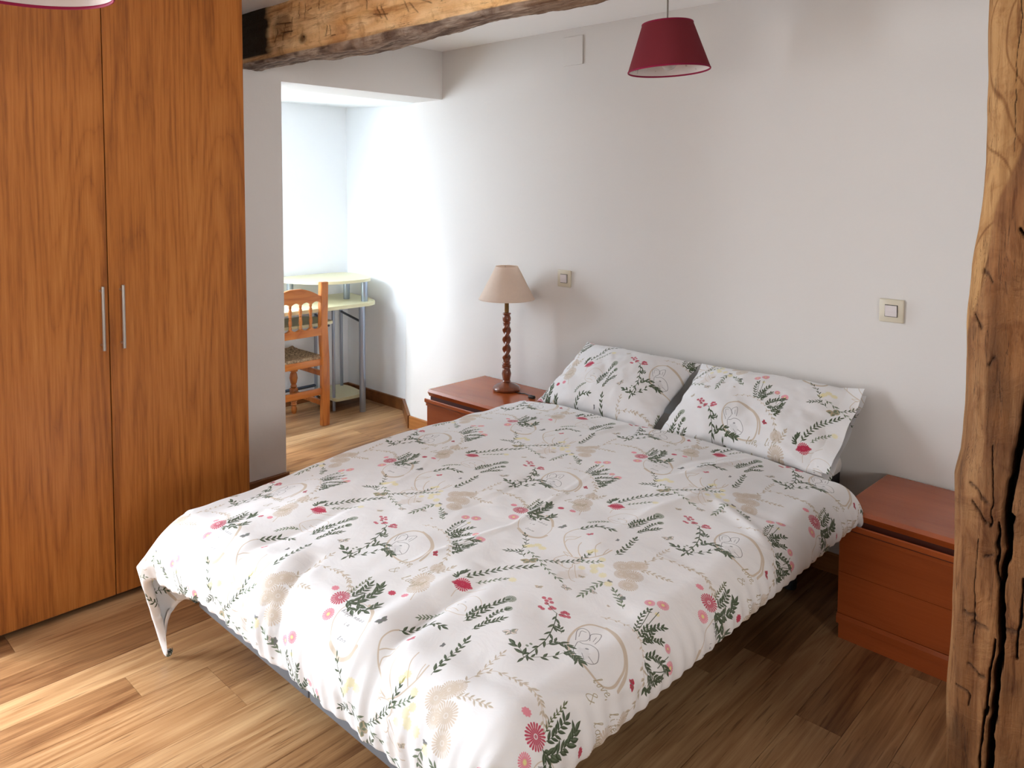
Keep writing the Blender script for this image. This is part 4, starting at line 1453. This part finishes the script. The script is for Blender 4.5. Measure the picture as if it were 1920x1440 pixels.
# adzed flats and long undulation
und = 0.007 * fbm(X * 1.2, Z_, Y, 3.2, 3, 4.0) + 0.0035 * fbm(X * 6, Z_ * 1.6, Y * 6, 3.0, 3, 6.0) + 0.0016 * fbm(X * 30, Z_ * 5, Y * 30, 2.0, 2, 8.0)
X += und * sx
Y += und * 1.3 * np.where(np.abs(sy) > 0.5, sy, sy * 0.6)
front = (sy < -0.6) & (np.abs(sx) < 0.99)
CR = [([(-0.262, 1.12), (-0.276, 1.006), (-0.285, 0.926), (-0.292, 0.847), (-0.289, 0.80)], 0.0055, 0.045),
      ([(-0.286, 0.86), (-0.294, 0.70), (-0.292, 0.60), (-0.299, 0.506), (-0.303, 0.40), (-0.308, 0.2), (-0.30, 0.0)], 0.0046, 0.055),
      ([(-0.305, 0.84), (-0.302, 0.76), (-0.297, 0.70)], 0.0020, 0.014),
      ([(-0.302, 0.62), (-0.312, 0.50), (-0.318, 0.385), (-0.322, 0.28)], 0.0022, 0.018),
      ([(-0.318, 0.98), (-0.314, 0.90), (-0.318, 0.83)], 0.0009, 0.006),
      ([(-0.333, 0.80), (-0.338, 0.70), (-0.335, 0.60)], 0.0007, 0.003),
      ([(-0.262, 0.75), (-0.266, 0.60)], 0.0020, 0.008),
      ([(-0.290, 1.38), (-0.268, 1.36), (-0.25, 1.33), (-0.22, 1.27)], 0.0030, 0.014),
      ([(-0.255, 1.25), (-0.262, 1.15)], 0.003, 0.012),
      ([(-0.30, 1.79), (-0.305, 1.62), (-0.304, 1.52)], 0.0006, 0.002),
      ([(-0.23, 1.0), (-0.215, 0.8), (-0.225, 0.6), (-0.21, 0.4)], 0.004, 0.02)]
CUTS = [([(-0.352, 0.905), (-0.335, 0.888), (-0.325, 0.872)], 0.0018, 0.004), ([(-0.345, 0.865), (-0.332, 0.850), (-0.322, 0.835)], 0.0022, 0.006),
        ([(-0.325, 0.770), (-0.312, 0.778)], 0.002, 0.005), ([(-0.352, 0.652), (-0.335, 0.654)], 0.0022, 0.005), ([(-0.338, 0.640), (-0.318, 0.636)], 0.003, 0.007),
        ([(-0.29, 0.642), (-0.268, 0.650)], 0.0024, 0.006), ([(-0.345, 0.555), (-0.328, 0.545), (-0.318, 0.54)], 0.0018, 0.005),
        ([(-0.362, 0.50), (-0.345, 0.50), (-0.337, 0.492), (-0.338, 0.475)], 0.002, 0.005), ([(-0.312, 0.49), (-0.298, 0.48), (-0.294, 0.465)], 0.002, 0.005),
        ([(-0.36, 1.215), (-0.345, 1.195)], 0.002, 0.004), ([(-0.345, 1.30), (-0.330, 1.282)], 0.0018, 0.003), ([(-0.33, 1.13), (-0.32, 1.145)], 0.002, 0.004)]
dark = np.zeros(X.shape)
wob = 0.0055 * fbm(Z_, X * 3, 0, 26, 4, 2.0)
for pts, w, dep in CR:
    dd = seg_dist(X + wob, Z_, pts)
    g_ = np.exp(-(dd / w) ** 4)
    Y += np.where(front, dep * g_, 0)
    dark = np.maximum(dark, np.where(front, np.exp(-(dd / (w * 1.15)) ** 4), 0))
cuts = np.zeros(X.shape)
for pts, w, dep in CUTS:
    dd = seg_dist(X + wob, Z_ + 0.006 * fbm(X, Z_ * 0.3, 0, 60, 3, 77), pts) * (1 + 0.7 * fbm(X, Z_, 0, 90, 2, 78))
    g_ = np.exp(-(dd / w) ** 2)
    Y += np.where(front, dep * g_, 0)
    cuts = np.maximum(cuts, np.where(front, np.exp(-(dd / (w * 1.5)) ** 2), 0))
tanb = np.interp(Z_, [0.0, 1.12, 1.193, 1.243, 1.293, 1.36, 1.423, 1.465, 1.511, 1.548, 1.62, 2.0], [-0.50, -0.40, -0.366, -0.353, -0.342, -0.337, -0.327, -0.312, -0.297, -0.284, -0.262, -0.20])
tan_f = np.clip((tanb - X + 0.006 * fbm(X * 3, Z_, 0, 9, 3, 5)) / 0.006, 0, 1)
tan_f = np.where(sy > 0.6, 0, tan_f)
g1 = np.clip(0.5 + 1.5 * fbm(X * 9, Z_ * 1.1, Y * 9, 3.0, 5, 12.0), 0, 1)
g2 = np.clip(0.5 + 1.0 * fbm(X * 3, Z_ * 2.0, Y * 3, 4.0, 3, 15.0), 0, 1)
base = mixc(lin((74, 50, 32)), lin((150, 112, 76)), g1)
base = mixc(base, lin((146, 96, 54)), 0.6 * g2)
tanc = mixc(lin((142, 100, 58)), lin((182, 140, 92)), g1)
# growth lines in the tan sapwood
gl = np.abs(np.sin(70 * (X + 0.12 * fbm(X * 2, Z_, 0, 3.5, 2, 20)) + 9 * fbm(X, Z_, 0, 3.0, 2, 21)))
tanc = mixc(tanc, lin((116, 74, 36)), 0.75 * np.clip((0.22 - gl) / 0.16, 0, 1))
col = mixc(base, tanc, tan_f)
edge_l = np.clip((left + 0.014 - X) / 0.014, 0, 1) * 0.6
col = mixc(col, lin((170, 126, 80)), edge_l)
col = mixc(col, lin((52, 34, 24)), cuts * 0.7)
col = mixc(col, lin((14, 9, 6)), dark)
me = grid_mesh('wooden_post', np.stack([X - left.mean() - wx, Y - cyp, Z_], -1), closed_u=True, extra_cap=True)
attr_color(me, 'tone', np.concatenate([col.reshape(-1, 3), np.ones((nz_ * nt_, 1))], 1))
po = link_me('wooden_post', me, M['timber_z'], None, 'full', loc=(left.mean() + wx, cyp, 0.0))
tag(po, 'rough-hewn timber post with a deep long crack, standing by the nightstand', 'post')

# beam
nx_, nt_ = 900, 260
xx = np.linspace(XL, 0.9, nx_)
tt_ = section_params(nt_, 0.22, 0.22, 0.065, 0.12, lambda x_, y_: np.where((x_ < -0.5) | (y_ < -0.5), 2.5, 0.6))
T_, X_ = np.meshgrid(tt_, xx)
ct, st_ = np.cos(T_), np.sin(T_)
sy = np.sign(ct) * np.abs(ct) ** 0.22
sz = np.sign(st_) * np.abs(st_) ** 0.22
yb0 = 1.69
zb = 1.975 + 0.006 * np.sin(X_ * 3.1) + 0.012 * np.interp(X_, [-3.3, -2.9, -2.3, -1.9, -1.3], [0.2, 0.6, -0.9, 0.4, 0.4])
hz = (ZC + 0.02 - zb) / 2
Y = yb0 + 0.065 + 0.065 * sy
Z = zb + hz + hz * sz
# upper half is wider at the back (waney edge)
Y += np.where((sy > 0), 0.05 * np.clip((Z - 2.0) / 0.1, 0, 1), 0)
und = 0.006 * fbm(X_, Y * 3, Z * 3, 4.0, 3, 31.0) + 0.003 * fbm(X_ * 3, Y * 8, Z * 8, 3.0, 3, 33.0)
bott = np.clip((-sz - 0.85) / 0.15, 0, 1)
Y += und * sy * 1.2
Z += und * sz * 1.6 - bott * 0.004 * np.abs(fbm(X_ * 5, Y * 20, 0, 4.0, 3, 35.0))
g1 = np.clip(0.5 + 0.9 * fbm(X_ * 1.0, Y * 6, Z * 6, 4.0, 4, 41.0), 0, 1)
g2 = np.clip(0.5 + 1.1 * fbm(X_ * 2.0, Y * 2, Z * 4, 4.0, 3, 43.0), 0, 1)
fr = mixc(lin((232, 188, 130)), lin((250, 222, 176)), g1)
fr = mixc(fr, lin((206, 144, 84)), 0.55 * np.clip(g2 * 2 - 1.1, 0, 1))
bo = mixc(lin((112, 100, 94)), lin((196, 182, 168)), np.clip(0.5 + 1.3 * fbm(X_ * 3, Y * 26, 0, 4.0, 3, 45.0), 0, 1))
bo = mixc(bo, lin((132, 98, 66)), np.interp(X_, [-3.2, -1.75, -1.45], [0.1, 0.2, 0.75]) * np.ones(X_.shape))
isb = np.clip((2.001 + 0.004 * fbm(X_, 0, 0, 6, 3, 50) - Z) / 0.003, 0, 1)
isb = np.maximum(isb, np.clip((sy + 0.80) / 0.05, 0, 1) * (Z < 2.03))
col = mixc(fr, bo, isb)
# pale worn arris between the two faces
arr = np.exp(-((Z - 2.004) / 0.006) ** 2) * (Y < 1.70) * np.clip((-1.95 - X_) * 4, 0, 1)
col = mixc(col, lin((206, 166, 118)), arr * 0.7)
stain = np.clip((-3.02 + 0.35 * (Z - 2.1) ** 2 * 6 + 0.05 * fbm(Z * 2, X_, 0, 9, 3, 52) - X_) / 0.05, 0, 1) * (Y < 1.72) * np.clip((Z - 2.01) / 0.01, 0, 1)
col = mixc(col, lin((16, 10, 8)), 0.97 * stain)
st2 = np.clip(1 - np.hypot((X_ + 2.925) / 0.085, (Z - 2.115) / 0.055), 0, 1) * (Y < 1.72)
col = mixc(col, lin((112, 68, 38)), np.clip(st2 * 3, 0, 1) * 0.55)


def blob(cx_, cz_, rx_, rz_, c_, f_):
    global col
    m_ = np.clip(1.6 * (1 - np.hypot((X_ - cx_) / rx_, (Z - cz_) / rz_)), 0, 1) * (Y < 1.72)
    col = mixc(col, lin(c_), m_ * f_)


blob(-2.775, 2.045, 0.04, 0.026, (96, 66, 34), 0.8)
blob(-2.765, 2.052, 0.006, 0.006, (10, 8, 8), 1)
blob(-2.33, 2.17, 0.05, 0.05, (96, 50, 34), 0.85)
blob(-1.90, 2.12, 0.035, 0.06, (128, 76, 40), 0.7)
for pts, w in ([([(-2.79, 2.19), (-2.80, 2.13)], 0.0022), ([(-2.745, 2.18), (-2.755, 2.12)], 0.0022), ([(-2.64, 2.21), (-2.65, 2.14)], 0.0022), ([(-2.73, 2.15), (-2.70, 2.155)], 0.002),
                ([(-2.96, 2.11), (-2.99, 2.06)], 0.0035), ([(-2.90, 2.12), (-2.93, 2.06)], 0.003), ([(-2.97, 2.13), (-2.86, 2.12)], 0.003), ([(-2.94, 2.09), (-2.85, 2.085)], 0.0025), ([(-2.85, 2.14), (-2.86, 2.07)], 0.0025),
                ([(-2.60, 2.07), (-2.605, 2.035)], 0.004), ([(-2.58, 2.07), (-2.57, 2.03), (-2.54, 2.03)], 0.0022), ([(-2.34, 2.13), (-2.335, 2.09)], 0.003),
                ([(-2.29, 2.10), (-2.25, 2.05)], 0.0025), ([(-2.26, 2.09), (-2.22, 2.04)], 0.0022), ([(-2.30, 2.07), (-2.22, 2.06)], 0.002), ([(-2.13, 2.09), (-2.10, 2.05)], 0.002), ([(-2.10, 2.08), (-2.05, 2.04)], 0.002),
                ([(-2.06, 2.09), (-1.98, 2.06)], 0.0018), ([(-1.925, 2.15), (-1.93, 2.06)], 0.0026)]):
    dd = seg_dist(X_ + 0.004 * fbm(Z * 5, X_, 0, 20, 2, 60), Z, pts)
    m_ = np.exp(-(dd / w) ** 2) * (Y < 1.72)
    Y += m_ * 0.004
    col = mixc(col, lin((74, 38, 16)), m_ * 0.8)
blob(-1.87, 2.105, 0.009, 0.008, (8, 6, 6), 1)
me = grid_mesh('ceiling_beam', np.stack([X_ - (XL + 0.9) / 2, Y - 1.755, Z - 2.1], -1), closed_u=True, extra_cap=True)
attr_color(me, 'tone', np.concatenate([col.reshape(-1, 3), np.ones((nx_ * nt_, 1))], 1))
be = link_me('ceiling_beam', me, M['timber_x'], None, 'full', loc=((XL + 0.9) / 2, 1.755, 2.1))
tag(be, 'rough-hewn old timber beam running below the ceiling, carried by the post', 'beam')

# ------------------------------------------------------------------ alcove: desk
dk = thing('corner_desk', 'pale corner desk on grey metal tubes with a raised shelf, in the alcove', 'desk', (-4.2, 2.8, 0.0))


def dloc(pts):
    return [(x + 4.2, y - 2.8) for x, y in pts]


main = smooth_closed(dloc([(-4.04, 1.95), (-4.045, 2.32), (-4.038, 2.56), (-4.036, 2.72), (-4.032, 2.87), (-4.045, 2.955), (-4.10, 3.01), (-4.26, 3.06), (-4.42, 3.08), (-4.52, 3.08), (-4.53, 2.8), (-4.53, 2.4), (-4.53, 1.97), (-4.45, 1.93)]), 5)
link('desk_top', slab(bmesh.new(), main, 0.694, 0.716, 0.003), M['shelf'], dk)
ts = smooth_closed(dloc([(-4.22, 2.55), (-4.15, 2.556), (-4.077, 2.587), (-3.985, 2.626), (-3.93, 2.70), (-3.935, 2.79), (-4.014, 2.925), (-4.127, 2.985), (-4.25, 3.0), (-4.42, 2.97), (-4.50, 2.80), (-4.46, 2.64), (-4.35, 2.56)]), 5)
ts = smooth_closed(dloc([(-4.50, 2.48), (-4.36, 2.50), (-4.22, 2.55), (-4.12, 2.62), (-4.06, 2.72), (-4.045, 2.84), (-4.06, 2.93), (-4.11, 2.985), (-4.25, 3.04), (-4.42, 3.06), (-4.51, 3.0), (-4.525, 2.8), (-4.525, 2.6)]), 5)
link('raised_shelf', slab(bmesh.new(), ts, 0.848, 0.866, 0.003), M['shelf'], dk)
ks = smooth_closed(dloc([(-4.101, 2.10), (-4.095, 2.35), (-4.09, 2.56), (-4.10, 2.67), (-4.14, 2.70), (-4.36, 2.68), (-4.38, 2.50), (-4.38, 2.10)]), 5)
link('keyboard_shelf', slab(bmesh.new(), ks, 0.600, 0.618, 0.002), M['shelf'], dk)
bs = smooth_closed(dloc([(-4.52, 2.80), (-4.40, 2.785), (-4.25, 2.775), (-4.205, 2.785), (-4.195, 2.83), (-4.19, 2.96), (-4.20, 2.995), (-4.25, 3.01), (-4.45, 3.03), (-4.52, 2.98)]), 4)
link('lower_shelf', slab(bmesh.new(), bs, 0.066, 0.086, 0.002), M['shelf'], dk)


def dtube(name, x, y, z0_, z1_, r_, mat):
    bm = bmesh.new()
    lathe(bm, [(r_ * 0.92, z0_), (r_, z0_ + 0.003), (r_, z1_)], x + 4.2, y - 2.8, 24)
    return link(name, bm, mat, dk, smooth=True)


dtube('leg', -4.093, 2.905, 0.0, 0.694, 0.020, M['tube'])
dtube('leg', -4.24, 2.785, 0.0, 0.694, 0.010, M['tube'])
dtube('leg', -4.47, 3.00, 0.0, 0.694, 0.011, M['tube'])
dtube('leg', -4.49, 2.81, 0.0, 0.694, 0.011, M['tube'])
dtube('leg', -4.10, 2.02, 0.0, 0.694, 0.020, M['tube'])
dtube('leg', -4.49, 2.02, 0.0, 0.694, 0.020, M['tube'])
for (x, y) in ((-4.10, 2.93), (-4.27, 2.91), (-4.45, 2.60)):
    dtube('shelf_post', x, y, 0.716, 0.848, 0.021, M['tube'])
for (p0, p1, r_) in (((-4.47, 3.0, 0.60), (-4.093, 2.905, 0.583), 0.008), ((-4.49, 2.81, 0.60), (-4.10, 2.66, 0.592), 0.008), ((-4.49, 2.81, 0.12), (-4.49, 2.02, 0.12), 0.010)):
    bm = bmesh.new()
    tube(bm, [Vector(p0) - Vector((-4.2, 2.8, 0)), Vector(p1) - Vector((-4.2, 2.8, 0))], r_, 10)
    link('crossbar', bm, M['tube_dark'], dk, smooth=True)

# ------------------------------------------------------------------ alcove: rush-seated chair
cx0 = -4.02
ch = thing('rush_seat_chair', 'honey pine chair with rush seat and spindle back, at the alcove desk', 'chair', (cx0, 2.574, 0.0))
# local: y=0 right rear stile, y=-0.38 left stile; x<0 towards the desk
WY = -0.385


def stile(y):
    bm = bmesh.new()
    pts = [(0.0, 0.0), (0.006, 0.20), (0.004, 0.42), (-0.012, 0.62), (-0.030 + 0.03, 0.88)]
    hw_ = 0.024
    rows_ = []
    for (x_, z_) in pts:
        rows_.append([bm.verts.new((x_ + dx_ * 0.019, y + dy_ * hw_, z_)) for dx_, dy_ in ((-1, -1), (1, -1), (1, 1), (-1, 1))])
    for a_, b_ in zip(rows_, rows_[1:]):
        for k in range(4):
            bm.faces.new((a_[k], a_[(k + 1) % 4], b_[(k + 1) % 4], b_[k]))
    bm.faces.new(rows_[0][::-1])
    bm.faces.new(rows_[-1])
    bmesh.ops.bevel(bm, geom=list(bm.edges), offset=0.003, segments=2, affect='EDGES')
    return bm


for y in (0.0, WY):
    link('rear_leg', stile(y), M['pine'], ch, smooth=True)


def scallop_rail(z_low, z_high, up, n=5, peak=0.0):
    """rail between the stiles with scallops on its inner edge"""
    bm = bmesh.new()
    N = 80
    y0_, y1_ = WY + 0.022, -0.022
    ys = np.linspace(y0_, y1_, N)
    s_ = (ys - y0_) / (y1_ - y0_)
    arch = np.abs(np.sin(PI * s_ * n)) ** 0.6
    sc = 0.022
    pk = peak * np.clip(1.35 - np.abs(s_ - 0.5) * 3.0, 0, 1) ** 0.8
    if up:      # top rail: scallops on the lower edge
        lo = z_low + sc * arch
        hi = z_high + pk - 0.018 * (np.abs(s_ - 0.5) * 2) ** 3
    else:
        lo = np.full(N, z_low)
        hi = z_high - sc * arch
    for xx_ in (-0.010, 0.010):
        pass
    A = [[bm.verts.new((x_, ys[k], z_)) for k in range(N)] for x_, z_arr in ((-0.010, lo), (0.010, lo), (0.010, hi), (-0.010, hi)) for z_ in [None]] if False else None
    rows_ = []
    for x_, arr in ((-0.010, lo), (0.010, lo), (0.010, hi), (-0.010, hi)):
        rows_.append([bm.verts.new((x_, ys[k], arr[k])) for k in range(N)])
    for q in range(4):
        a_, b_ = rows_[q], rows_[(q + 1) % 4]
        for k in range(N - 1):
            bm.faces.new((a_[k], a_[k + 1], b_[k + 1], b_[k]))
    bm.faces.new([rows_[q][0] for q in range(4)])
    bm.faces.new([rows_[q][-1] for q in range(4)][::-1])
    return bm


link('top_rail', scallop_rail(0.745, 0.815, True, 5, 0.035), M['pine_y'], ch, smooth=True)
link('middle_rail', scallop_rail(0.558, 0.622, False, 5), M['pine_y'], ch, smooth=True)
for k in range(4):
    y = WY + 0.022 + (-0.044 - WY) * (k + 1) / 5
    bm = bmesh.new()
    lathe(bm, [(0.008, 0.612), (0.010, 0.625), (0.007, 0.632), (0.010, 0.640), (0.011, 0.660), (0.008, 0.672), (0.010, 0.678), (0.007, 0.684), (0.010, 0.690), (0.008, 0.696), (0.011, 0.712), (0.009, 0.728), (0.006, 0.736), (0.009, 0.744), (0.008, 0.752)], 0.0, y, 14)
    link('spindle', bm, M['pine'], ch, smooth=True)
for (z0_, z1_) in ((0.375, 0.415), (0.195, 0.235)):
    bm = bmesh.new()
    box(bm, -0.011, 0.011, WY + 0.02, -0.02, z0_, z1_, bev=0.003)
    link('rear_rail', bm, M['pine_y'], ch, smooth=True)
# front legs, turned
for y in (0.0, WY):
    bm = bmesh.new()
    lathe(bm, [(0.013, 0.0), (0.017, 0.01), (0.019, 0.03), (0.014, 0.05), (0.020, 0.058), (0.014, 0.066), (0.020, 0.074), (0.016, 0.082)], -0.355, y, 20)
    box(bm, -0.375, -0.335, y - 0.02, y + 0.02, 0.082, 0.165, bev=0.004)
    lathe(bm, [(0.016, 0.165), (0.021, 0.175), (0.015, 0.19), (0.020, 0.20), (0.026, 0.23), (0.022, 0.255), (0.016, 0.27)], -0.355, y, 20)
    box(bm, -0.376, -0.334, y - 0.021, y + 0.021, 0.27, 0.425, bev=0.006)
    link('front_leg', bm, M['pine'], ch, smooth=True)
for y in (0.0, WY):
    for (z0_, z1_) in ((0.118, 0.148), (0.300, 0.330), (0.375, 0.408)):
        bm = bmesh.new()
        box(bm, -0.337, -0.017, y - 0.010, y + 0.010, z0_, z1_, bev=0.003)
        link('side_rail', bm, M['pine'], ch, smooth=True)
for (z0_, z1_) in ((0.285, 0.325), (0.375, 0.408)):
    bm = bmesh.new()
    box(bm, -0.365, -0.345, WY + 0.02, -0.02, z0_, z1_, bev=0.003)
    link('front_rail', bm, M['pine_y'], ch, smooth=True)
# rush seat: woven cords in four triangular fields, raised towards the corners
t = NT('woven_rush')
v = t.coords()
f = t.noise(v, 90, 3, 0.6)
t.set(t.ramp(f, [(0.35, srgb(96, 72, 50)), (0.5, srgb(150, 122, 92)), (0.65, srgb(198, 172, 138))]), 0.8)
t.bump(t.noise(v, 220, 2), 0.5, 0.002)
M['rush'] = t.m
sx_, sy_ = (-0.375, 0.0), (WY - 0.012, 0.012)
N = 120
uu = np.linspace(-1, 1, N)
Ux, Uy = np.meshgrid(uu, uu)
X = (sx_[0] + sx_[1]) / 2 + Ux * (sx_[1] - sx_[0]) / 2
Y = (sy_[0] + sy_[1]) / 2 + Uy * (sy_[1] - sy_[0]) / 2
mx_ = np.maximum(np.abs(Ux), np.abs(Uy))
cord = np.where(np.abs(Ux) > np.abs(Uy), np.abs(np.sin(Ux * 46)), np.abs(np.sin(Uy * 46)))
Z = 0.428 - 0.020 * (1 - mx_ ** 2) + 0.004 * cord - 0.012 * np.clip((mx_ - 0.93) / 0.07, 0, 1) ** 2
Z += 0.010 * np.exp(-((np.abs(Ux) - np.abs(Uy)) / 0.10) ** 2) * mx_
top = np.stack([X, Y, Z], -1)
bott_ = np.stack([X, Y, np.full(X.shape, 0.385)], -1)
ring_t = np.concatenate([top[0, :], top[1:, -1], top[-1, -2::-1], top[-2:0:-1, 0]])
ring_b = ring_t.copy()
ring_b[:, 2] = 0.385
bm = bmesh.new()
gv = [[bm.verts.new(top[j, i]) for i in range(N)] for j in range(N)]
for j in range(N - 1):
    for i in range(N - 1):
        bm.faces.new((gv[j][i], gv[j][i + 1], gv[j + 1][i + 1], gv[j + 1][i]))
ext = bmesh.ops.extrude_edge_only(bm, edges=[e for e in bm.edges if e.is_boundary])
nvs = [g_ for g_ in ext['geom'] if isinstance(g_, bmesh.types.BMVert)]
for v_ in nvs:
    v_.co.z = 0.388
bmesh.ops.contextual_create(bm, geom=[e for e in bm.edges if e.is_boundary])
link('seat', bm, M['rush'], ch, smooth=True)

# small black coil of cable hanging at the desk behind the chair
bm = bmesh.new()
tube(bm, [(-4.40, 2.20, 0.36), (-4.40, 2.35, 0.355), (-4.40, 2.44, 0.36), (-4.40, 2.49, 0.39), (-4.40, 2.53, 0.42), (-4.41, 2.56, 0.42)], 0.0035, 8)
for v_ in bm.verts:
    v_.co -= Vector((-4.40, 2.40, 0.36))
cb = link('cable', bm, M['black'], None, smooth=True, loc=(-4.40, 2.40, 0.36))
tag(cb, 'thin black cable looping behind the pine chair in the alcove', 'cable')
